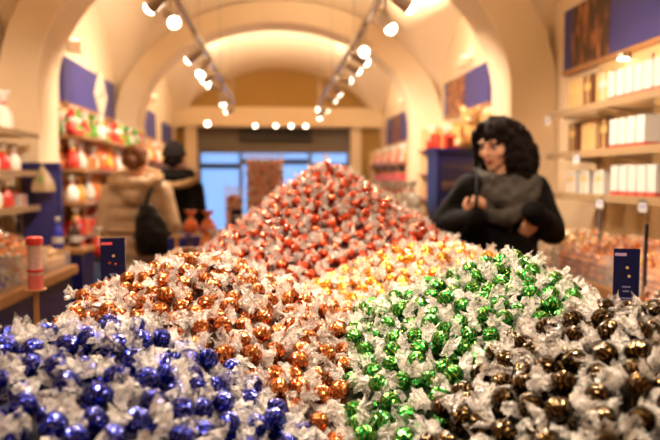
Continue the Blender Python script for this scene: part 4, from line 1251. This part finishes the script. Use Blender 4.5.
def person(root, label, yaw, head_c, head_yaw, head_pitch, arms, hands, height=1.66):
    """continuous body; all coordinates are in the room, then made relative to the root at the feet"""
    t = thing('person', root, label, 'person')
    ro = Vector(root)
    def P(x, y, z): return Vector((x * math.cos(yaw) - y * math.sin(yaw), x * math.sin(yaw) + y * math.cos(yaw), z))
    mb = MB()
    hc = Vector(head_c) - ro
    M = Matrix.Translation(hc) @ Matrix.Rotation(head_yaw, 4, 'Z') @ Matrix.Rotation(head_pitch, 4, 'X')
    add_head(mb, M)
    nk = hc + Vector((0, 0, -0.06)); base = Vector((0, 0, 1.36)) + P(0, 0.01, 0)
    mb.limb([nk + P(0, 0.01, 0), (nk + base) / 2, base], [0.050, 0.050, 0.062], 14)
    mb.rings([(P(0, 0, 0.80), 0.145, 0.105, yaw), (P(0, 0, 0.90), 0.165, 0.115, yaw), (P(0, 0, 1.03), 0.130, 0.095, yaw), (P(0, 0, 1.2), 0.150, 0.105, yaw),
              (P(0, 0, 1.31), 0.160, 0.095, yaw), (P(0, 0, 1.38), 0.085, 0.070, yaw)])
    for s in (-1, 1):
        mb.limb([P(s * 0.085, 0, 0.84), P(s * 0.09, -0.01, 0.48), P(s * 0.09, 0.01, 0.09)], [0.085, 0.055, 0.038], 14)
        mb.limb([P(s * 0.09, 0.02, 0.045), P(s * 0.10, -0.10, 0.032), P(s * 0.105, -0.16, 0.028)], [0.040, 0.036, 0.026], 12)
    for (sh, el, wr) in arms:
        sh, el, wr = Vector(sh) - ro, Vector(el) - ro, Vector(wr) - ro
        mb.limb([P(0, 0, 1.30) * 0.45 + sh * 0.55, sh, el, wr], [0.06, 0.052, 0.042, 0.027], 12)
    for (wr, d, n, th, cu) in hands: add_hand(mb, Vector(wr) - ro, d, n, th, cu)
    melt(mb, 'body', SKIN, t, 0.0055, 3, 0.5)
    face_parts(t, M)
    # trousers and boots
    tr = MB()
    tr.rings([(P(0, 0, 0.76), 0.155, 0.115, yaw), (P(0, 0, 0.90), 0.178, 0.128, yaw), (P(0, 0, 1.0), 0.15, 0.112, yaw)])
    for s in (-1, 1): tr.limb([P(s * 0.085, 0, 0.82), P(s * 0.09, -0.01, 0.48), P(s * 0.09, 0.01, 0.13)], [0.098, 0.068, 0.055], 14)
    melt(tr, 'trousers', DENIM, t, 0.014, 3)
    for s in (-1, 1):
        bt = MB(); bt.limb([P(s * 0.09, 0.01, 0.30), P(s * 0.09, 0.012, 0.12), P(s * 0.09, 0.02, 0.055)], [0.062, 0.052, 0.052], 14)
        bt.limb([P(s * 0.09, 0.02, 0.048), P(s * 0.10, -0.10, 0.042), P(s * 0.106, -0.17, 0.036)], [0.048, 0.046, 0.036], 12)
        bo = melt(bt, 'boot', LEATHER, t, 0.012, 3)
        MB().span(-0.045, 0.045, -0.19, 0.065, 0.0, 0.016, Matrix.Translation(P(s * 0.098, 0, 0)) @ Matrix.Rotation(yaw, 4, 'Z')).build('sole', DARKFRAME, bo)
    return t, ro, P, M, hc
def sleeve(mb, ro, sh, el, wr, r=(0.078, 0.068, 0.052), quilt=0):
    sh, el, wr = Vector(sh) - ro, Vector(el) - ro, Vector(wr) - ro
    wr = wr + (wr - el) * 0.14
    pts = []; rad = []
    for k in range(9):
        f = k / 8
        pts.append(sh.lerp(el, f)); rad.append(r[0] + (r[1] - r[0]) * f + quilt * (0.5 - abs((k % 2) - 0.5) * 2 * 0.5))
    for k in range(1, 9):
        f = k / 8
        pts.append(el.lerp(wr, f)); rad.append(r[1] + (r[2] - r[1]) * f + quilt * (k % 2))
    mb.limb(pts, rad, 14)

# ---------- woman with dark curls and grey scarf at the counter
RT = (1.10, 3.05, 0.0)
arA = ((0.940, 3.02, 1.345), (0.822, 3.07, 1.165), (0.905, 2.865, 1.215))
arB = ((1.272, 3.06, 1.345), (1.358, 3.03, 1.135), (1.205, 2.875, 1.235))
hands = [((0.905, 2.865, 1.215), (0.12, -0.40, 0.85), (0.35, 0.85, 0.2), 1, 1.35),
         ((1.205, 2.875, 1.235), (-0.38, 0.18, -0.85), (0.0, 1, 0), -1, 0.45)]
w, ro, P, M, hc = person(RT, 'woman with long dark curls, black coat and grey scarf looking down at sweets', R(-14), (1.072, 3.03, 1.555), R(-52), R(14), [arA, arB], hands)
yaw = R(-14)
ct = MB()
ct.rings([(P(0, 0, 0.50), 0.235, 0.195, yaw), (P(0, 0, 0.75), 0.218, 0.175, yaw), (P(0, 0, 0.95), 0.198, 0.158, yaw), (P(0, 0, 1.08), 0.182, 0.145, yaw),
          (P(0, 0, 1.2), 0.198, 0.150, yaw), (P(0, 0, 1.30), 0.205, 0.135, yaw), (P(0, 0, 1.37), 0.150, 0.105, yaw), (P(0, 0, 1.42), 0.085, 0.08, yaw)])
sleeve(ct, ro, *arA); sleeve(ct, ro, *arB)
melt(ct, 'coat', BLACKCOAT, w, 0.011, 4, 0.6, (0.006, 16))
for k in range(4):
    MB().ball(P(0.03, -0.155 - 0.004 * k, 1.16 - 0.11 * k), (0.013, 0.006, 0.013), 10, 6).build('button', LEATHER, w, smooth=True)
sc = MB()
for (cx, cy, zb, rx, ry, drop, r, ph) in ((0.0, 0.0, 1.405, 0.095, 0.085, 0.03, 0.040, 0), (0.01, -0.02, 1.372, 0.120, 0.105, 0.075, 0.042, 1), (0.0, -0.035, 1.345, 0.135, 0.120, 0.125, 0.040, 2), (0.02, -0.01, 1.385, 0.13, 0.10, 0.05, 0.035, 3)):
    pts = []
    for i in range(28):
        a = 2 * PI * i / 28
        y = math.sin(a)
        pts.append(P(cx + rx * math.cos(a) + 0.006 * math.sin(3 * a + ph), cy + ry * y, zb + (drop * y if y < 0 else 0.02 * y) + 0.008 * math.sin(2 * a + ph)))
    sc.tube(pts, [r * (1 + 0.15 * math.sin(5 * i * 2 * PI / 28 + ph)) for i in range(28)], 10, closed=True)
melt(sc, 'scarf', SCARF, w, 0.009, 2, 1.0, (0.010, 28))
# hair: cap, long volume on both sides and curls
hm = MB()
def H(x, y, z): return M @ Vector((x, y, z))
hm.ball((0, 0.022, 0.052), (0.092, 0.106, 0.092), 18, 12, M)
rn = random.Random(5)
for s in (-1, 1):
    hm.limb([H(s * 0.045, -0.055, 0.105), H(s * 0.082, -0.030, 0.06), H(s * 0.098, 0.0, -0.01), H(s * 0.105, 0.02, -0.09), H(s * 0.11, 0.03, -0.16)], [0.024, 0.030, 0.042, 0.050, 0.040], 12)
    hm.limb([H(s * 0.05, 0.09, 0.04), H(s * 0.09, 0.09, -0.06), H(s * 0.10, 0.08, -0.17)], [0.06, 0.065, 0.05], 12)
hm.limb([H(0, 0.10, 0.05), H(0, 0.12, -0.06), H(0, 0.11, -0.18)], [0.07, 0.072, 0.055], 12)
for k in range(110):
    a = rn.uniform(-0.78 * PI, 0.78 * PI)          # round the back and sides, face left open
    x, y = 0.098 * math.sin(a), 0.03 + 0.096 * math.cos(a)
    z0 = rn.uniform(-0.16, 0.085)
    if y < -0.03: z0 = rn.uniform(-0.12, 0.03); x *= 1.06
    pts = []
    ph = rn.uniform(0, 6.28); L = rn.uniform(0.05, 0.10)
    for i in range(10):
        f = i / 9
        pts.append(H(x * (1 + 0.12 * f) + 0.013 * math.cos(ph + 8 * f), y + 0.013 * math.sin(ph + 8 * f), z0 - L * f))
    hm.tube(pts, [0.012 * (1 - 0.4 * i / 9) for i in range(10)], 6)
melt(hm, 'hair', HAIRD, w, 0.0075, 1, 0.8, (0.016, 34))

# her shoulder bag
t = thing('shoulder_bag', (0.90, 2.86, 0.86), 'black leather shoulder bag carried by the woman with the grey scarf', 'bag')
b = MB(); b.box((0, 0, 0.10), (0.24, 0.09, 0.20), Matrix.Rotation(R(-10), 4, 'Z'), 0.88)
b.build('body', LEATHER, t, bevel=0.015)
MB().box((0, -0.052, 0.12), (0.20, 0.012, 0.10), Matrix.Rotation(R(-10), 4, 'Z')).build('front_pocket', LEATHER, t, bevel=0.004)
MB().tube([(-0.09, 0.0, 0.19), (-0.02, -0.03, 0.34), (0.0, -0.055, 0.42), (0.03, 0.02, 0.53), (0.05, 0.13, 0.585), (0.06, 0.22, 0.52), (0.08, 0.20, 0.35), (0.09, 0.04, 0.19)], 0.009, 8).build('strap', BLACKCOAT, t, smooth=True)

# ---------- woman in the beige quilted coat, seen from behind
RT = (-1.01, 4.82, 0.0)
arA = ((-1.185, 4.82, 1.295), (-1.245, 4.82, 1.02), (-1.20, 4.98, 0.84))
arB = ((-0.835, 4.82, 1.295), (-0.765, 4.76, 1.04), (-0.79, 5.00, 1.00))
hands = [((-1.20, 4.98, 0.84), (0.1, 0.6, -0.6), (0.8, 0.1, 0), 1, 0.5), ((-0.79, 5.00, 1.00), (-0.3, 0.8, 0.1), (-0.6, 0, -0.4), -1, 0.7)]
w, ro, P, M, hc = person(RT, 'woman in long beige quilted coat with brown hair in a bun', R(180), (-1.012, 4.83, 1.515), R(172), R(4), [arA, arB], hands)
yaw = R(180)
ct = MB()
rr = []
z = 0.42
prof = [(0.42, 0.255, 0.20), (0.7, 0.245, 0.195), (0.9, 0.232, 0.185), (1.03, 0.205, 0.165), (1.15, 0.215, 0.165), (1.28, 0.215, 0.15), (1.36, 0.14, 0.11)]
n = 0
while z <= 1.36:
    rx = float(np.interp(z, [p[0] for p in prof], [p[1] for p in prof])); ry = float(np.interp(z, [p[0] for p in prof], [p[2] for p in prof]))
    q = abs(math.sin(PI * (z - 0.42) / 0.095)) ** 0.6 * 0.020 - 0.012
    rr.append((P(0, 0, z), rx + q, ry + q, yaw)); z += 0.0136
ct.rings(rr, 32)
sleeve(ct, ro, *arA, r=(0.085, 0.078, 0.06), quilt=0.010); sleeve(ct, ro, *arB, r=(0.085, 0.078, 0.06), quilt=0.010)
melt(ct, 'coat', PUFFER, w, 0.011, 2, 0.6, (0.006, 18))
bl = MB()
bl.tube([P(0.212 * math.cos(2 * PI * i / 28), 0.172 * math.sin(2 * PI * i / 28), 1.02) for i in range(28)], 0.016, 8, closed=True)
bl.build('belt', PUFFER, w, smooth=True)
hd = MB()
for (rx, ry, z, r, dz) in ((0.125, 0.12, 1.375, 0.048, 0.025), (0.15, 0.155, 1.345, 0.050, -0.01)):
    hd.tube([P(rx * math.cos(2 * PI * i / 24), 0.02 + ry * math.sin(2 * PI * i / 24), z - dz * math.sin(2 * PI * i / 24)) for i in range(24)], r, 10, closed=True)
hd.limb([P(-0.07, 0.14, 1.33), P(0, 0.17, 1.26), P(0.07, 0.14, 1.33)], [0.05, 0.06, 0.05])
ho = melt(hd, 'hood', PUFFER, w, 0.010, 2, 1.0, (0.008, 26))
ft = MB()
ft.tube([P(0.165 * math.cos(2 * PI * i / 24), 0.03 + 0.165 * math.sin(2 * PI * i / 24), 1.395 - 0.05 * math.sin(2 * PI * i / 24)) for i in range(24)], 0.032, 10, closed=True)
melt(ft, 'fur_trim', FUR, w, 0.008, 1, 1.0, (0.014, 60))
hm = MB()
hm.ball((0, 0.026, 0.044), (0.086, 0.096, 0.090), 18, 12, M)
hm.limb([H(-0.06, 0.06, 0.0), H(0, 0.085, -0.03), H(0.06, 0.06, 0.0)], [0.035, 0.04, 0.035])
hr = melt(hm, 'hair', HAIRB, w, 0.0075, 2, 1.0, (0.004, 50))
bn = MB()
for k in range(3):
    bn.tube([H(0.030 * math.cos(2 * PI * i / 16) * (1 - 0.25 * k), 0.125 + 0.016 * k, -0.012 + 0.036 * math.sin(2 * PI * i / 16) * (1 - 0.25 * k)) for i in range(16)], 0.020, 8, closed=True)
bn.ball((0, 0.135, -0.012), (0.034, 0.030, 0.038), 12, 8, M)
melt(bn, 'hair_bun', HAIRB, w, 0.0075, 1, 1.0, (0.005, 70))
# her bag
t = thing('shoulder_bag', (-0.845, 4.575, 0.86), 'big slouchy black bag on the back of the woman in the beige coat', 'bag')
b = MB()
b.rings([((0.0, 0, 0.0), 0.11, 0.05, 0), ((0.01, 0, 0.03), 0.145, 0.07, 0), ((-0.01, 0, 0.14), 0.135, 0.075, 0), ((-0.035, 0.0, 0.26), 0.095, 0.06, 0), ((-0.05, 0.01, 0.36), 0.05, 0.035, 0)], 20)
melt(b, 'body', LEATHER, t, 0.012, 3, 1.0, (0.010, 18))
MB().box((0.0, -0.078, 0.12), (0.13, 0.014, 0.10)).build('front_pocket', LEATHER, t, bevel=0.004)
MB().tube([(-0.06, 0.0, 0.35), (-0.035, 0.05, 0.45), (-0.02, 0.14, 0.50), (0.0, 0.24, 0.51), (0.02, 0.345, 0.42)], 0.013, 8).build('strap', LEATHER, t, smooth=True)

# ---------- companion in the dark coat and knit hat
RT = (-0.82, 5.42, 0.0)
arA = ((-0.975, 5.42, 1.30), (-1.03, 5.42, 1.04), (-0.99, 5.60, 0.86))
arB = ((-0.665, 5.42, 1.30), (-0.625, 5.40, 1.05), (-0.70, 5.60, 0.95))
hands = [((-0.99, 5.60, 0.86), (0.1, 0.6, -0.6), (0.8, 0.1, 0), 1, 0.5), ((-0.70, 5.60, 0.95), (-0.3, 0.8, 0.1), (-0.6, 0, -0.4), -1, 0.6)]
w, ro, P, M, hc = person(RT, 'person in dark coat with fur-trimmed hood and dark knit hat', R(176), (-0.83, 5.43, 1.565), R(176), R(2), [arA, arB], hands)
yaw = R(176)
ct = MB()
ct.rings([(P(0, 0, 0.50), 0.225, 0.19, yaw), (P(0, 0, 0.75), 0.212, 0.175, yaw), (P(0, 0, 0.95), 0.198, 0.16, yaw), (P(0, 0, 1.1), 0.188, 0.15, yaw), (P(0, 0, 1.29), 0.195, 0.14, yaw), (P(0, 0, 1.40), 0.12, 0.10, yaw)])
sleeve(ct, ro, *arA); sleeve(ct, ro, *arB)
melt(ct, 'coat', BLACKCOAT, w, 0.012, 3, 0.6, (0.006, 16))
hd = MB()
for (rx, ry, z, r) in ((0.11, 0.11, 1.43, 0.050), (0.13, 0.14, 1.40, 0.048)):
    hd.tube([P(rx * math.cos(2 * PI * i / 24), 0.02 + ry * math.sin(2 * PI * i / 24), z) for i in range(24)], r, 10, closed=True)
melt(hd, 'hood', BLACKCOAT, w, 0.010, 2)
ft = MB()
ft.tube([P(0.165 * math.cos(2 * PI * i / 24), 0.03 + 0.175 * math.sin(2 * PI * i / 24), 1.395 - 0.055 * math.sin(2 * PI * i / 24)) for i in range(24)], 0.030, 10, closed=True)
melt(ft, 'fur_trim', FUR, w, 0.008, 1, 1.0, (0.014, 60))
kh = MB()
kh.ball((0, 0.020, 0.052), (0.090, 0.104, 0.092), 20, 12, M)
ko = melt(kh, 'knit_hat', mat('dark_knit', (0.014, 0.011, 0.011), 0.95, bump=0.6, bscale=120), w, 0.008, 2, 1.0, (0.003, 80))
MB().tube([H(0.092 * math.cos(2 * PI * i / 24), 0.020 + 0.105 * math.sin(2 * PI * i / 24), 0.030 - 0.014 * math.sin(2 * PI * i / 24)) for i in range(24)], 0.014, 8, closed=True).build('brim', MATS['dark_knit'], ko, smooth=True)
MB().limb([H(-0.05, 0.08, -0.03), H(0, 0.10, -0.05), H(0.05, 0.08, -0.03)], [0.03, 0.035, 0.03]).build('hair', HAIRD, w, smooth=True)

bpy.data.scenes.remove(SCRATCH)
